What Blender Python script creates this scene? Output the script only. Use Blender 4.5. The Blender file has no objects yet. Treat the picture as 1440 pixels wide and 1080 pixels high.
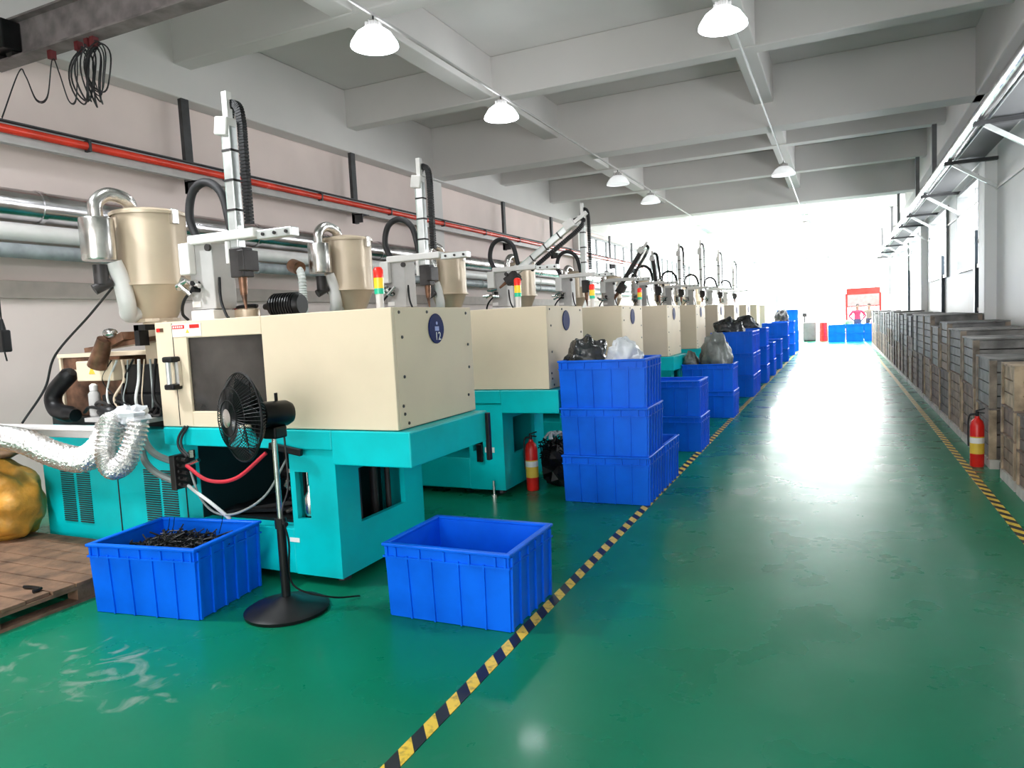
import bpy, bmesh, math, random
from mathutils import Vector, Matrix, noise
rnd = random.Random(7)
PI = math.pi
SC = bpy.context.scene
COL = SC.collection

# ------------------------------------------------------------------ camera
CAM_H, YAW, PITCH, ROLL, FPX = 1.61, 0.4328, -0.0815, -0.0499, 1001.0
def camera():
    cd = bpy.data.cameras.new('camera'); co = bpy.data.objects.new('camera', cd); COL.objects.link(co)
    fwd = Vector((-math.sin(YAW)*math.cos(PITCH), math.cos(YAW)*math.cos(PITCH), math.sin(PITCH)))
    right = Vector((math.cos(YAW), math.sin(YAW), 0)); up = right.cross(fwd)
    r = math.cos(ROLL)*right + math.sin(ROLL)*up
    u = -math.sin(ROLL)*right + math.cos(ROLL)*up
    m = Matrix((r, u, -fwd)).transposed().to_4x4(); m.translation = (0, 0, CAM_H)
    co.matrix_world = m
    cd.sensor_fit = 'HORIZONTAL'; cd.sensor_width = 36; cd.lens = 36*FPX/1440
    cd.clip_start = 0.05; cd.clip_end = 300
    SC.camera = co
camera()

# ------------------------------------------------------------------ world, daylight, exposure
W = bpy.data.worlds.new('world'); SC.world = W; W.use_nodes = True
W.node_tree.nodes['Background'].inputs[0].default_value = (0.93, 0.97, 1.0, 1)
W.node_tree.nodes['Background'].inputs[1].default_value = 7.0
SC.view_settings.view_transform = 'Standard'; SC.view_settings.look = 'None'
SC.view_settings.exposure = -0.75; SC.view_settings.gamma = 1.0
SC.view_settings.use_curve_mapping = False
def area(name, loc, rot, sx, sy, power, color=(1, 1, 1)):
    l = bpy.data.lights.new(name, 'AREA'); l.shape = 'RECTANGLE'; l.size = sx; l.size_y = sy
    l.energy = power; l.color = color
    o = bpy.data.objects.new(name, l); COL.objects.link(o); o.location = loc; o.rotation_euler = rot
    return o
XL, XR, YB, YE, ZC = -7.9, 2.2, -4.0, 44.0, 5.75
area('daylight_end_windows', (-3.0, YE+0.9, 2.6), (-PI/2, 0, 0), 9.6, 4.6, 10000, (0.95, 0.99, 1.0))
area('daylight_side_windows', (XR+0.9, 26.0, 3.1), (0, PI/2, 0), 2.4, 36.0, 5500, (0.95, 0.99, 1.0))
area('fill_skylights', (-2.9, 33.9, ZC+1.0), (0, 0, 0), 9.4, 17.0, 9000, (0.97, 1.0, 0.98))  # fill through the added roof lights, brightens the far bays
area('fill_entrance', (-1.5, YB-0.6, 2.2), (PI/2, 0, 0), 5.6, 3.6, 250, (1.0, 0.93, 0.86))  # fill light from an unseen entrance added behind the camera

# ------------------------------------------------------------------ materials
MATS = {}
def mat(name, col, rough=0.5, metal=0.0, var=0.08, scale=6.0, bump=0.0, coat=0.0, spec=0.5, stain=None, trans=0.0, alpha=1.0, emit=None, bscale=None):
    if name in MATS: return MATS[name]
    m = bpy.data.materials.new(name); m.use_nodes = True; nt = m.node_tree; N = nt.nodes; Lk = nt.links
    b = N['Principled BSDF']
    tc = N.new('ShaderNodeTexCoord'); no = N.new('ShaderNodeTexNoise')
    no.inputs['Scale'].default_value = scale; no.inputs['Detail'].default_value = 5
    Lk.new(tc.outputs['Object'], no.inputs['Vector'])
    rp = N.new('ShaderNodeValToRGB')
    lo = [max(0, c*(1-var*2)) for c in col]; hi = [min(1, c*(1+var)) for c in col]
    if stain: lo = [c*(1-stain[3])+s*stain[3] for c, s in zip(col, stain[:3])]
    rp.color_ramp.elements[0].position = 0.3; rp.color_ramp.elements[0].color = (*lo, 1)
    rp.color_ramp.elements[1].position = 0.62; rp.color_ramp.elements[1].color = (*hi, 1)
    Lk.new(no.outputs['Fac'], rp.inputs['Fac']); Lk.new(rp.outputs['Color'], b.inputs['Base Color'])
    mr = N.new('ShaderNodeMapRange'); mr.inputs['To Min'].default_value = max(0.02, rough-0.07); mr.inputs['To Max'].default_value = min(1, rough+0.07)
    Lk.new(no.outputs['Fac'], mr.inputs['Value']); Lk.new(mr.outputs['Result'], b.inputs['Roughness'])
    b.inputs['Metallic'].default_value = metal; b.inputs['Specular IOR Level'].default_value = spec
    b.inputs['Coat Weight'].default_value = coat; b.inputs['Coat Roughness'].default_value = 0.12
    b.inputs['Transmission Weight'].default_value = trans; b.inputs['Alpha'].default_value = alpha
    if emit:
        b.inputs['Emission Color'].default_value = (*emit[0], 1); b.inputs['Emission Strength'].default_value = emit[1]
    if bump:
        n2 = N.new('ShaderNodeTexNoise'); n2.inputs['Scale'].default_value = bscale or scale*4; n2.inputs['Detail'].default_value = 4
        Lk.new(tc.outputs['Object'], n2.inputs['Vector'])
        bp = N.new('ShaderNodeBump'); bp.inputs['Strength'].default_value = bump; bp.inputs['Distance'].default_value = 0.02
        Lk.new(n2.outputs['Fac'], bp.inputs['Height']); Lk.new(bp.outputs['Normal'], b.inputs['Normal'])
    MATS[name] = m
    return m
def floor_material():
    m = bpy.data.materials.new('green_epoxy'); m.use_nodes = True; nt = m.node_tree; N = nt.nodes; Lk = nt.links
    b = N['Principled BSDF']; tc = N.new('ShaderNodeTexCoord')
    def nz(scale, det, vec=None):
        n = N.new('ShaderNodeTexNoise'); n.inputs['Scale'].default_value = scale; n.inputs['Detail'].default_value = det
        Lk.new(vec or tc.outputs['Object'], n.inputs['Vector']); return n
    def ramp(fac, a, ca, bb, cb):
        r = N.new('ShaderNodeValToRGB'); r.color_ramp.elements[0].position = a; r.color_ramp.elements[0].color = ca
        r.color_ramp.elements[1].position = bb; r.color_ramp.elements[1].color = cb; Lk.new(fac, r.inputs['Fac']); return r
    n1 = nz(0.7, 6)
    base = ramp(n1.outputs['Fac'], 0.3, (0.0015, 0.16, 0.08, 1), 0.7, (0.004, 0.205, 0.11, 1))
    # pale scuffs, broad worn lanes and dust specks in the coating
    n2 = nz(9, 8); sc = ramp(n2.outputs['Fac'], 0.62, (0, 0, 0, 1), 0.8, (1, 1, 1, 1))
    mx = N.new('ShaderNodeMix'); mx.data_type = 'RGBA'; Lk.new(base.outputs['Color'], mx.inputs['A'])
    mx.inputs['B'].default_value = (0.09, 0.28, 0.22, 1)
    mu = N.new('ShaderNodeMath'); mu.operation = 'MULTIPLY'; mu.inputs[1].default_value = 0.14
    Lk.new(sc.outputs['Color'], mu.inputs[0]); Lk.new(mu.outputs[0], mx.inputs['Factor'])
    # a scraped whitish patch near the pallet
    mp = N.new('ShaderNodeMapping'); mp.inputs['Location'].default_value = (3.45*1.0, -2.17*2.0, 0); mp.inputs['Scale'].default_value = (1.0, 2.0, 1)
    Lk.new(tc.outputs['Object'], mp.inputs['Vector'])
    ln = N.new('ShaderNodeVectorMath'); ln.operation = 'LENGTH'; Lk.new(mp.outputs['Vector'], ln.inputs[0])
    n3 = nz(5.0, 9); n3.inputs['Distortion'].default_value = 1.6
    ad = N.new('ShaderNodeMath'); ad.operation = 'MULTIPLY_ADD'; Lk.new(ln.outputs['Value'], ad.inputs[0]); ad.inputs[1].default_value = -0.22; Lk.new(n3.outputs['Fac'], ad.inputs[2])
    pt = ramp(ad.outputs[0], 0.44, (0, 0, 0, 1), 0.6, (1, 1, 1, 1))
    mu2 = N.new('ShaderNodeMath'); mu2.operation = 'MULTIPLY'; mu2.inputs[1].default_value = 0.5; Lk.new(pt.outputs['Color'], mu2.inputs[0])
    mx2 = N.new('ShaderNodeMix'); mx2.data_type = 'RGBA'; Lk.new(mx.outputs['Result'], mx2.inputs['A']); mx2.inputs['B'].default_value = (0.36, 0.38, 0.34, 1)
    Lk.new(mu2.outputs[0], mx2.inputs['Factor']); Lk.new(mx2.outputs['Result'], b.inputs['Base Color'])
    n4 = nz(2.2, 6); mr = N.new('ShaderNodeMapRange'); mr.inputs['To Min'].default_value = 0.16; mr.inputs['To Max'].default_value = 0.42
    Lk.new(n4.outputs['Fac'], mr.inputs['Value']); Lk.new(mr.outputs['Result'], b.inputs['Roughness'])
    b.inputs['Specular IOR Level'].default_value = 0.18; b.inputs['Coat Weight'].default_value = 0.07; b.inputs['Coat Roughness'].default_value = 0.09
    n5 = nz(3.5, 3); bp = N.new('ShaderNodeBump'); bp.inputs['Strength'].default_value = 0.05; bp.inputs['Distance'].default_value = 0.02
    Lk.new(n5.outputs['Fac'], bp.inputs['Height']); Lk.new(bp.outputs['Normal'], b.inputs['Normal'])
    return m
def tape_material():
    m = bpy.data.materials.new('hazard_tape'); m.use_nodes = True; nt = m.node_tree; N = nt.nodes; Lk = nt.links
    b = N['Principled BSDF']; tc = N.new('ShaderNodeTexCoord'); sx = N.new('ShaderNodeSeparateXYZ'); Lk.new(tc.outputs['Object'], sx.inputs[0])
    a = N.new('ShaderNodeMath'); a.operation = 'MULTIPLY_ADD'; Lk.new(sx.outputs['X'], a.inputs[0]); a.inputs[1].default_value = 1.25; Lk.new(sx.outputs['Y'], a.inputs[2])
    d = N.new('ShaderNodeMath'); d.operation = 'DIVIDE'; Lk.new(a.outputs[0], d.inputs[0]); d.inputs[1].default_value = 0.185
    f = N.new('ShaderNodeMath'); f.operation = 'FRACT'; Lk.new(d.outputs[0], f.inputs[0])
    g = N.new('ShaderNodeMath'); g.operation = 'GREATER_THAN'; Lk.new(f.outputs[0], g.inputs[0]); g.inputs[1].default_value = 0.5
    no = N.new('ShaderNodeTexNoise'); no.inputs['Scale'].default_value = 30; no.inputs['Detail'].default_value = 6; Lk.new(tc.outputs['Object'], no.inputs['Vector'])
    ye = N.new('ShaderNodeValToRGB'); ye.color_ramp.elements[0].position = .3; ye.color_ramp.elements[0].color = (0.42, 0.27, 0.03, 1); ye.color_ramp.elements[1].position = .5; ye.color_ramp.elements[1].color = (0.83, 0.56, 0.05, 1)
    Lk.new(no.outputs['Fac'], ye.inputs['Fac'])
    mx = N.new('ShaderNodeMix'); mx.data_type = 'RGBA'; Lk.new(g.outputs[0], mx.inputs['Factor']); mx.inputs['A'].default_value = (0.01, 0.01, 0.014, 1); Lk.new(ye.outputs['Color'], mx.inputs['B'])
    Lk.new(mx.outputs['Result'], b.inputs['Base Color']); b.inputs['Roughness'].default_value = 0.4
    return m
def glass_material(name='window_glass', tint=(1, 1, 1), gl=0.08):
    m = bpy.data.materials.new(name); m.use_nodes = True; N = m.node_tree.nodes; Lk = m.node_tree.links
    for n in list(N):
        if n.type == 'BSDF_PRINCIPLED': N.remove(n)
    t = N.new('ShaderNodeBsdfTransparent'); t.inputs[0].default_value = (*tint, 1); g = N.new('ShaderNodeBsdfGlossy'); g.inputs['Roughness'].default_value = 0.08
    mx = N.new('ShaderNodeMixShader'); mx.inputs[0].default_value = gl; Lk.new(t.outputs[0], mx.inputs[1]); Lk.new(g.outputs[0], mx.inputs[2])
    Lk.new(mx.outputs[0], N['Material Output'].inputs['Surface'])
    return m

M_FLOOR, M_TAPE, M_GLASS = floor_material(), tape_material(), glass_material()
M_DARKGLASS = mat('smoked_window', (0.05, 0.042, 0.038), 0.2, var=0.5, scale=1.6)
M_CEIL = mat('ceiling_paint', (0.68, 0.65, 0.635), 0.85, var=0.03, scale=0.6)
M_WALL = mat('wall_plaster', (0.82, 0.69, 0.65), 0.8, var=0.04, scale=0.8, bump=0.05)
M_WALLR = mat('wall_panel_white', (0.93, 0.93, 0.92), 0.6, var=0.04, scale=0.7)
M_FRAME = mat('window_frame_grey', (0.22, 0.23, 0.23), 0.5, var=0.1)
M_TEAL = mat('teal_enamel', (0.0, 0.56, 0.6), 0.36, var=0.07, scale=2.5, spec=0.25, stain=(0.01, 0.4, 0.42, 0.5))
M_CREAM = mat('cream_enamel', (0.80, 0.66, 0.49), 0.5, spec=0.3, var=0.03, scale=2.0)
M_BEIGE = mat('hopper_beige', (0.62, 0.50, 0.37), 0.3, var=0.04, scale=3, metal=0.15)
M_BLUE = mat('blue_plastic', (0.0005, 0.135, 0.84), 0.4, var=0.07, scale=4, spec=0.22, stain=(0.0005, 0.1, 0.68, 0.7))
M_BLACK = mat('black_plastic', (0.007, 0.007, 0.008), 0.4, var=0.3, spec=0.3)
M_RUBBER = mat('black_rubber', (0.014, 0.013, 0.015), 0.55, var=0.3)
M_DARK = mat('dark_steel', (0.05, 0.045, 0.045), 0.45, metal=0.5, var=0.3, scale=5)
M_HANG = mat('grey_black_angle_iron', (0.045, 0.045, 0.048), 0.6, var=0.2)
M_STEEL = mat('brushed_steel', (0.62, 0.6, 0.58), 0.25, metal=1.0, var=0.12, scale=8)
M_ALU = mat('aluminium_profile', (0.72, 0.74, 0.73), 0.35, metal=0.75, var=0.08)
M_WHITE = mat('white_enamel', (0.82, 0.79, 0.77), 0.4, var=0.03)
M_GREY = mat('light_grey_enamel', (0.48, 0.46, 0.45), 0.45, var=0.05)
M_DUCT = mat('galvanised_duct', (0.66, 0.64, 0.66), 0.22, metal=1.0, var=0.2, scale=3, bump=0.15, bscale=7)
M_FOIL = mat('aluminium_foil', (0.85, 0.83, 0.82), 0.25, metal=0.85, var=0.1, scale=20, bump=0.6, bscale=40)
M_RED = mat('red_enamel', (0.72, 0.018, 0.012), 0.32, var=0.12)
M_REDRAIL = mat('red_conductor_cover', (0.75, 0.05, 0.025), 0.25, var=0.12, scale=3)
M_LABEL = mat('label_white', (0.85, 0.82, 0.8), 0.5, var=0.03)
M_YELLOW = mat('label_yellow', (0.85, 0.55, 0.06), 0.5, var=0.06)
M_NAVY = mat('badge_navy', (0.006, 0.016, 0.11), 0.55, var=0.1, spec=0.15)
M_PALEBLUE = mat('badge_pale_lettering', (0.35, 0.4, 0.75), 0.5, var=0.05)
M_WOOD = mat('pallet_wood', (0.2, 0.11, 0.065), 0.75, var=0.25, scale=7, bump=0.3)
M_SACK = mat('yellow_woven_sack', (0.55, 0.25, 0.03), 0.5, var=0.3, scale=5, bump=1.0, bscale=9, stain=(0.2, 0.14, 0.03, 0.8))
M_BROWN = mat('brown_sack_paper', (0.2, 0.12, 0.07), 0.8, var=0.35, scale=7, bump=0.7, bscale=12)
M_COPPER = mat('heater_band_brown', (0.2, 0.1, 0.06), 0.35, metal=0.6, var=0.35, scale=9)
M_SIGR = mat('signal_red', (0.85, 0.03, 0.02), 0.25, emit=((1, .04, .02), 0.5))
M_SIGY = mat('signal_amber', (0.9, 0.6, 0.03), 0.25, emit=((1, .65, .04), 0.5))
M_SIGG = mat('signal_green', (0.02, 0.55, 0.32), 0.25, emit=((.05, .7, .4), 0.2))
M_BAGB = mat('black_bag_film', (0.03, 0.032, 0.035), 0.22, var=0.4, scale=5, bump=1.0, bscale=9)
M_BAGW = mat('white_bag_film', (0.7, 0.72, 0.76), 0.28, var=0.1, scale=5, bump=0.8, bscale=9)
M_BAGG = mat('grey_bag_film', (0.17, 0.18, 0.17), 0.3, var=0.3, scale=5, bump=0.9, bscale=9)
M_SHADE = mat('lamp_shade_glow', (0.9, 0.9, 0.9), 0.4, var=0.01, emit=((0.9, 0.96, 1.0), 16.0))
M_OFFGLOW = mat('unlit_shade_glow', (0.85, 0.86, 0.86), 0.4, var=0.02, emit=((0.95, 0.98, 1.0), 0.9))  # faint emission added so the switched-off shades look bright
M_HOSEG = mat('grey_hose', (0.27, 0.3, 0.29), 0.4, var=0.1)
M_HOSER = mat('red_hose', (0.6, 0.03, 0.05), 0.4, var=0.1)
M_CLEAR = mat('pale_tube', (0.7, 0.72, 0.7), 0.3, var=0.05)
WOODS = [mat('crate_wood_%d' % i, c, 0.8, var=0.28, scale=6, bump=0.35) for i, c in enumerate(
    [(0.22, 0.15, 0.12), (0.27, 0.19, 0.14), (0.17, 0.135, 0.12), (0.42, 0.31, 0.21), (0.3, 0.24, 0.19)])]
GREYS = [mat('crate_grey_%d' % i, c, 0.7, var=0.25, scale=5, bump=0.3) for i, c in enumerate(
    [(0.17, 0.165, 0.165), (0.13, 0.13, 0.135), (0.22, 0.21, 0.2)])]

# ------------------------------------------------------------------ mesh builder
class MB:
    def __init__(s, off=(0, 0, 0)): s.v = []; s.f = []; s.off = Vector(off)
    def _add(s, vs, fs):
        n = len(s.v); s.v += [tuple(Vector(a)-s.off) for a in vs]; s.f += [tuple(i+n for i in f) for f in fs]; return s
    def box(s, x0, x1, y0, y1, z0, z1):
        return s._add([(x0,y0,z0),(x1,y0,z0),(x1,y1,z0),(x0,y1,z0),(x0,y0,z1),(x1,y0,z1),(x1,y1,z1),(x0,y1,z1)],
                      [(0,3,2,1),(4,5,6,7),(0,1,5,4),(1,2,6,5),(2,3,7,6),(3,0,4,7)])
    def bar(s, p0, p1, w, h, up=(0, 0, 1)):
        p0, p1 = Vector(p0), Vector(p1); d = (p1-p0).normalized(); u = Vector(up)
        if abs(d.dot(u)) > .98: u = Vector((0, 1, 0))
        a = d.cross(u).normalized()*w/2; b = a.cross(d).normalized()*h/2
        return s._add([p0-a-b,p0+a-b,p0+a+b,p0-a+b,p1-a-b,p1+a-b,p1+a+b,p1-a+b],
                      [(0,3,2,1),(4,5,6,7),(0,1,5,4),(1,2,6,5),(2,3,7,6),(3,0,4,7)])
    def cyl(s, p0, p1, r0, r1=None, n=14):
        return s.tube([p0, p1], [r0, r0 if r1 is None else r1], n)
    def tube(s, pts, r, n=8, caps=True):
        pts = [Vector(p) for p in pts]; rs = r if isinstance(r, (list, tuple)) else [r]*len(pts)
        rings = []; prev = None
        for i, p in enumerate(pts):
            t = (pts[min(i+1, len(pts)-1)]-pts[max(i-1, 0)])
            t = t.normalized() if t.length > 1e-9 else Vector((0, 0, 1))
            if prev is None:
                a = t.cross(Vector((0, 0, 1)) if abs(t.z) < .95 else Vector((1, 0, 0))).normalized()
            else:
                a = prev - t*prev.dot(t); a = a.normalized() if a.length > 1e-6 else t.orthogonal().normalized()
            prev = a; b = t.cross(a)
            rings.append([p+(a*math.cos(2*PI*k/n)+b*math.sin(2*PI*k/n))*rs[i] for k in range(n)])
        vs = [q for R in rings for q in R]; fs = []
        for i in range(len(pts)-1):
            for k in range(n): fs.append((i*n+k, i*n+(k+1) % n, (i+1)*n+(k+1) % n, (i+1)*n+k))
        if caps: fs.append(tuple(reversed(range(n)))); fs.append(tuple(range((len(pts)-1)*n, len(pts)*n)))
        return s._add(vs, fs)
    def lathe(s, prof, c=(0, 0, 0), n=24, axis=None):
        c = Vector(c); A = Vector(axis).normalized() if axis else Vector((0, 0, 1))
        a = A.orthogonal().normalized() if axis else Vector((1, 0, 0)); b = A.cross(a)
        vs = [c+A*z+(a*math.cos(2*PI*k/n)+b*math.sin(2*PI*k/n))*max(r, 1e-4) for r, z in prof for k in range(n)]
        fs = [(i*n+k, i*n+(k+1) % n, (i+1)*n+(k+1) % n, (i+1)*n+k) for i in range(len(prof)-1) for k in range(n)]
        return s._add(vs, fs)
    def prism(s, poly, y0, y1, plane='xz'):
        mk = {'xz': lambda p, y: (p[0], y, p[1]), 'yz': lambda p, y: (y, p[0], p[1]), 'xy': lambda p, y: (p[0], p[1], y)}[plane]
        n = len(poly); vs = [mk(p, y0) for p in poly]+[mk(p, y1) for p in poly]
        fs = [tuple(range(n)), tuple(reversed(range(n, 2*n)))]+[(i, i+n, (i+1) % n+n, (i+1) % n) for i in range(n)]
        return s._add(vs, fs)
    def blob(s, c, r, n=18, m=12, amp=0.12, freq=3.0, seed=0, flat=None):
        c = Vector(c); vs = []; fs = []
        for i in range(m+1):
            th = PI*i/m
            for k in range(n):
                ph = 2*PI*k/n; d = Vector((math.sin(th)*math.cos(ph), math.sin(th)*math.sin(ph), math.cos(th)))
                q = 1+amp*noise.noise(d*freq+Vector((seed*7.1, seed*3.3, 0)))*2
                p = Vector((d.x*r[0], d.y*r[1], d.z*r[2]))*q
                if flat is not None and p.z < flat: p.z = flat
                vs.append(c+p)
        for i in range(m):
            for k in range(n): fs.append((i*n+k, (i+1)*n+k, (i+1)*n+(k+1) % n, i*n+(k+1) % n))
        return s._add(vs, fs)
    def mesh(s, name, material, smooth=False, sharp=40):
        me = bpy.data.meshes.new(name); me.from_pydata(s.v, [], s.f)
        bm = bmesh.new(); bm.from_mesh(me); bmesh.ops.recalc_face_normals(bm, faces=bm.faces); bm.to_mesh(me); bm.free()
        me.materials.append(material)
        if smooth:
            for p in me.polygons: p.use_smooth = True
            try:
                if sharp: me.set_sharp_from_angle(angle=math.radians(sharp))
            except Exception: pass
        return me
    def build(s, name, material, parent=None, smooth=False, bevel=0.0, sharp=40):
        o = bpy.data.objects.new(name, s.mesh(name, material, smooth, sharp)); COL.objects.link(o)
        if parent is not None: o.parent = parent
        if bevel:
            b = o.modifiers.new('bevel', 'BEVEL'); b.width = bevel; b.segments = 2; b.limit_method = 'ANGLE'
        return o
def tag(o, label, cat, group=None, kind=None):
    if label: o['label'] = label
    if cat: o['category'] = cat
    if group: o['group'] = group
    if kind: o['kind'] = kind
    return o
def thing(name, label, cat, loc=(0, 0, 0), rz=0.0, group=None):
    o = bpy.data.objects.new(name, None); COL.objects.link(o); o.location = loc; o.rotation_euler = (0, 0, rz); o.empty_display_size = 0.2
    return tag(o, label, cat, group)
def struct(o): o['kind'] = 'structure'; return o
def copy_tree(o, parent=None):
    c = o.copy(); COL.objects.link(c); c.parent = parent
    for ch in o.children: copy_tree(ch, c)
    return c
def arc(c, r, a0, a1, n, u=(1, 0, 0), w=(0, 0, 1)):
    c, u, w = Vector(c), Vector(u), Vector(w)
    return [c+u*(r*math.cos(a0+(a1-a0)*i/n))+w*(r*math.sin(a0+(a1-a0)*i/n)) for i in range(n+1)]
def spline(pts, n=8):
    P = [Vector(p) for p in pts]; P = [P[0]*2-P[1]]+P+[P[-1]*2-P[-2]]; out = []
    for i in range(1, len(P)-2):
        a, b, c, d = P[i-1:i+3]
        for k in range(n):
            t = k/n
            out.append(0.5*((2*b)+(c-a)*t+(2*a-5*b+4*c-d)*t*t+(3*b-a-3*c+d)*t**3))
    out.append(P[-2]); return out
ORD = ['first', 'second', 'third', 'fourth', 'fifth', 'sixth', 'seventh', 'eighth', 'ninth', 'tenth', 'eleventh', 'twelfth', 'thirteenth', 'fourteenth', 'fifteenth', 'sixteenth', 'seventeenth', 'eighteenth', 'nineteenth', 'twentieth', 'twenty-first', 'twenty-second', 'twenty-third', 'twenty-fourth', 'twenty-fifth', 'twenty-sixth', 'twenty-seventh', 'twenty-eighth', 'twenty-ninth', 'thirtieth', 'thirty-first', 'thirty-second']

# ------------------------------------------------------------------ the hall
struct(MB().box(XL-.2, XR+.3, YB-.3, YE+.3, -0.2, 0).build('floor', M_FLOOR))
# ceiling slab, opened for unseen roof lights added to brighten the far bays
SKY = [(25.95, 28.65), (29.05, 31.65), (32.2, 34.85), (35.25, 37.95), (38.35, 43.2)]; SX0, SX1 = (XL+.5, -1.3), (-.92, XR-.5)
cl = MB(); ys = [YB-.3]+[v for p in SKY for v in p]+[YE+.3]
for i in range(0, len(ys), 2): cl.box(XL-.2, XR+.3, ys[i], ys[i+1], ZC, ZC+.2)
for a, b in SKY:
    for x0, x1 in ((XL-.2, SX0[0]), (SX0[1], SX1[0]), (SX1[1], XR+.3)): cl.box(x0, x1, a, b, ZC, ZC+.2)
struct(cl.build('ceiling', M_CEIL))
ntrim = [0]
def trim(mb, m, bevel=0.0):
    ntrim[0] += 1; return struct(mb.build('trim_%d' % ntrim[0], m, bevel=bevel))
ZP, ZJ = 4.74, 5.12
PRIM = [3.6, 13.1, 22.4, 31.7]
JOIST = [0.4, 6.75, 10.25, 16.4, 19.7, 25.6, 28.7, 34.9, 38.0]
for y in PRIM: trim(MB().box(XL, XR, y, y+.45, ZP if y > 5 else 5.0, ZC), M_CEIL, .015)
for y in JOIST: trim(MB().box(XL, XR, y, y+.28, ZJ, ZC), M_CEIL, .015)
for x in (-5.12, -1.26): trim(MB().box(x, x+.3, YB, YE, ZJ+.02, ZC), M_CEIL, .015)
trim(MB().box(XL, XL+.3, YB, YE, 4.72, ZC), M_CEIL, .02)          # edge beams over the walls
trim(MB().box(XR-.28, XR, YB, YE, 4.74, ZC), M_CEIL, .02)
for y in PRIM[:4]:
    trim(MB().box(XL, XL+.2, y-.03, y+.48, 0, ZP), M_CEIL, .02)
    trim(MB().box(XR-.16, XR+.01, y-.03, y+.48, 0, ZP), M_WALLR, .02)
nwin = [0]
def window(p0, p1, n, axis):      # frame, mullions and panes in an opening: p0=(a0,z0) p1=(a1,z1) along axis at position c
    (a0, z0), (a1, z1), c = p0, p1, n
    nwin[0] += 1
    w = bpy.data.objects.new('window_%d' % nwin[0], None); COL.objects.link(w); struct(w)
    w.location = ((a0+a1)/2, c, z0) if axis == 'y' else (c, (a0+a1)/2, z0)
    off = w.location.copy()
    def bx(mb, u0, u1, t0, t1, zz0, zz1):
        return mb.box(u0, u1, c+t0, c+t1, zz0, zz1) if axis == 'y' else mb.box(c+t0, c+t1, u0, u1, zz0, zz1)
    fr = MB(off)
    for (u0, u1, q0, q1) in ((a0, a0+.07, z0, z1), (a1-.07, a1, z0, z1), (a0+.07, a1-.07, z0, z0+.07), (a0+.07, a1-.07, z1-.07, z1)): bx(fr, u0, u1, -.17 if axis == 'x' and c > 0 else -.05, .05, q0, q1)
    fr.build('window_frame', M_FRAME, w)
    k = max(1, round((a1-a0)/1.25)); st = (a1-a0-.14)/k
    for i in range(k):
        u0 = a0+.07+i*st
        if i: bx(MB(off), u0-.025, u0+.025, -.04, .04, z0+.07, z1-.07).build('mullion', M_FRAME, w)
        bx(MB(off), u0+(.025 if i else 0), u0+st-(.025 if i < k-1 else 0), -.004, .004, z0+.07, z1-.07).build('pane', M_GLASS, w)
def added_roof_light(x0, x1, y0, y1):
    nwin[0] += 1
    w = bpy.data.objects.new('window_%d' % nwin[0], None); COL.objects.link(w); struct(w); w.location = ((x0+x1)/2, (y0+y1)/2, ZC+.1); off = w.location.copy()
    f = MB(off); f.box(x0, x0+.06, y0, y1, ZC+.06, ZC+.14); f.box(x1-.06, x1, y0, y1, ZC+.06, ZC+.14); f.box(x0, x1, y0, y0+.06, ZC+.06, ZC+.14); f.box(x0, x1, y1-.06, y1, ZC+.06, ZC+.14); f.build('window_frame', M_FRAME, w)
    MB(off).box(x0+.06, x1-.06, y0+.06, y1-.06, ZC+.095, ZC+.105).build('pane', M_GLASS, w)
for a, b in SKY:
    for x0, x1 in (SX0, SX1): added_roof_light(x0, x1, a, b)
# right wall: panels with a band of windows
WY = [(8.6, 11.0), (14.3, 16.8), (18.3, 21.7), (23.8, 26.8), (27.9, 31.1), (33.2, 36.4), (37.5, 42.5)]
WZ0, WZ1 = 2.2, 3.75
wr = MB(); T = .24
wr.box(XR, XR+T, YB, YE, 0, WZ0); wr.box(XR, XR+T, YB, YE, WZ1, ZC)
ys = [YB]+[v for p in WY for v in p]+[YE]
for i in range(0, len(ys), 2): wr.box(XR, XR+T, ys[i], ys[i+1], WZ0, WZ1)
struct(wr.build('wall_right', M_WALLR))
for a, b in WY: window((a, WZ0), (b, WZ1), XR+.12, 'x')
# left wall with high windows in the far bays
WYL = [(24.0, 31.4), (32.4, 43.2)]
wl = MB(); L0, L1 = 2.75, 4.65
wl.box(XL-T, XL, YB, YE, 0, L0); wl.box(XL-T, XL, YB, YE, L1, ZC)
ys = [YB]+[v for p in WYL for v in p]+[YE]
for i in range(0, len(ys), 2): wl.box(XL-T, XL, ys[i], ys[i+1], L0, L1)
struct(wl.build('wall_left', M_WALL))
for a, b in WYL: window((a, L0), (b, L1), XL-.12, 'x')
# glazed end wall
we = MB(); we.box(XL, XR, YE, YE+T, 0, .35); we.box(XL, XR, YE, YE+T, 4.6, ZC)
for a, b in ((XL, XL+.3), (-3.2, -2.9), (XR-.3, XR)): we.box(a, b, YE, YE+T, .35, 4.6)
struct(we.build('wall_end', M_WALLR))
window((XL+.3, .35), (-3.2, 4.6), YE+.12, 'y'); window((-2.9, .35), (XR-.3, 4.6), YE+.12, 'y')
# wall behind the camera with an unseen entrance opening, added to let fill light in
wb = MB(); wb.box(XL, -4.4, YB-T, YB, 0, ZC); wb.box(1.4, XR, YB-T, YB, 0, ZC); wb.box(-4.4, 1.4, YB-T, YB, 4.0, ZC)
struct(wb.build('wall_back', M_WALL))
for x, z0, z1, yy0, yy1 in ((XL, 2.16, 2.34, YB, 30),): trim(MB().box(x, x+.06, yy0, yy1, z0, z1), mat('wall_band', (0.47, 0.4, 0.36), .7, var=.05))

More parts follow.
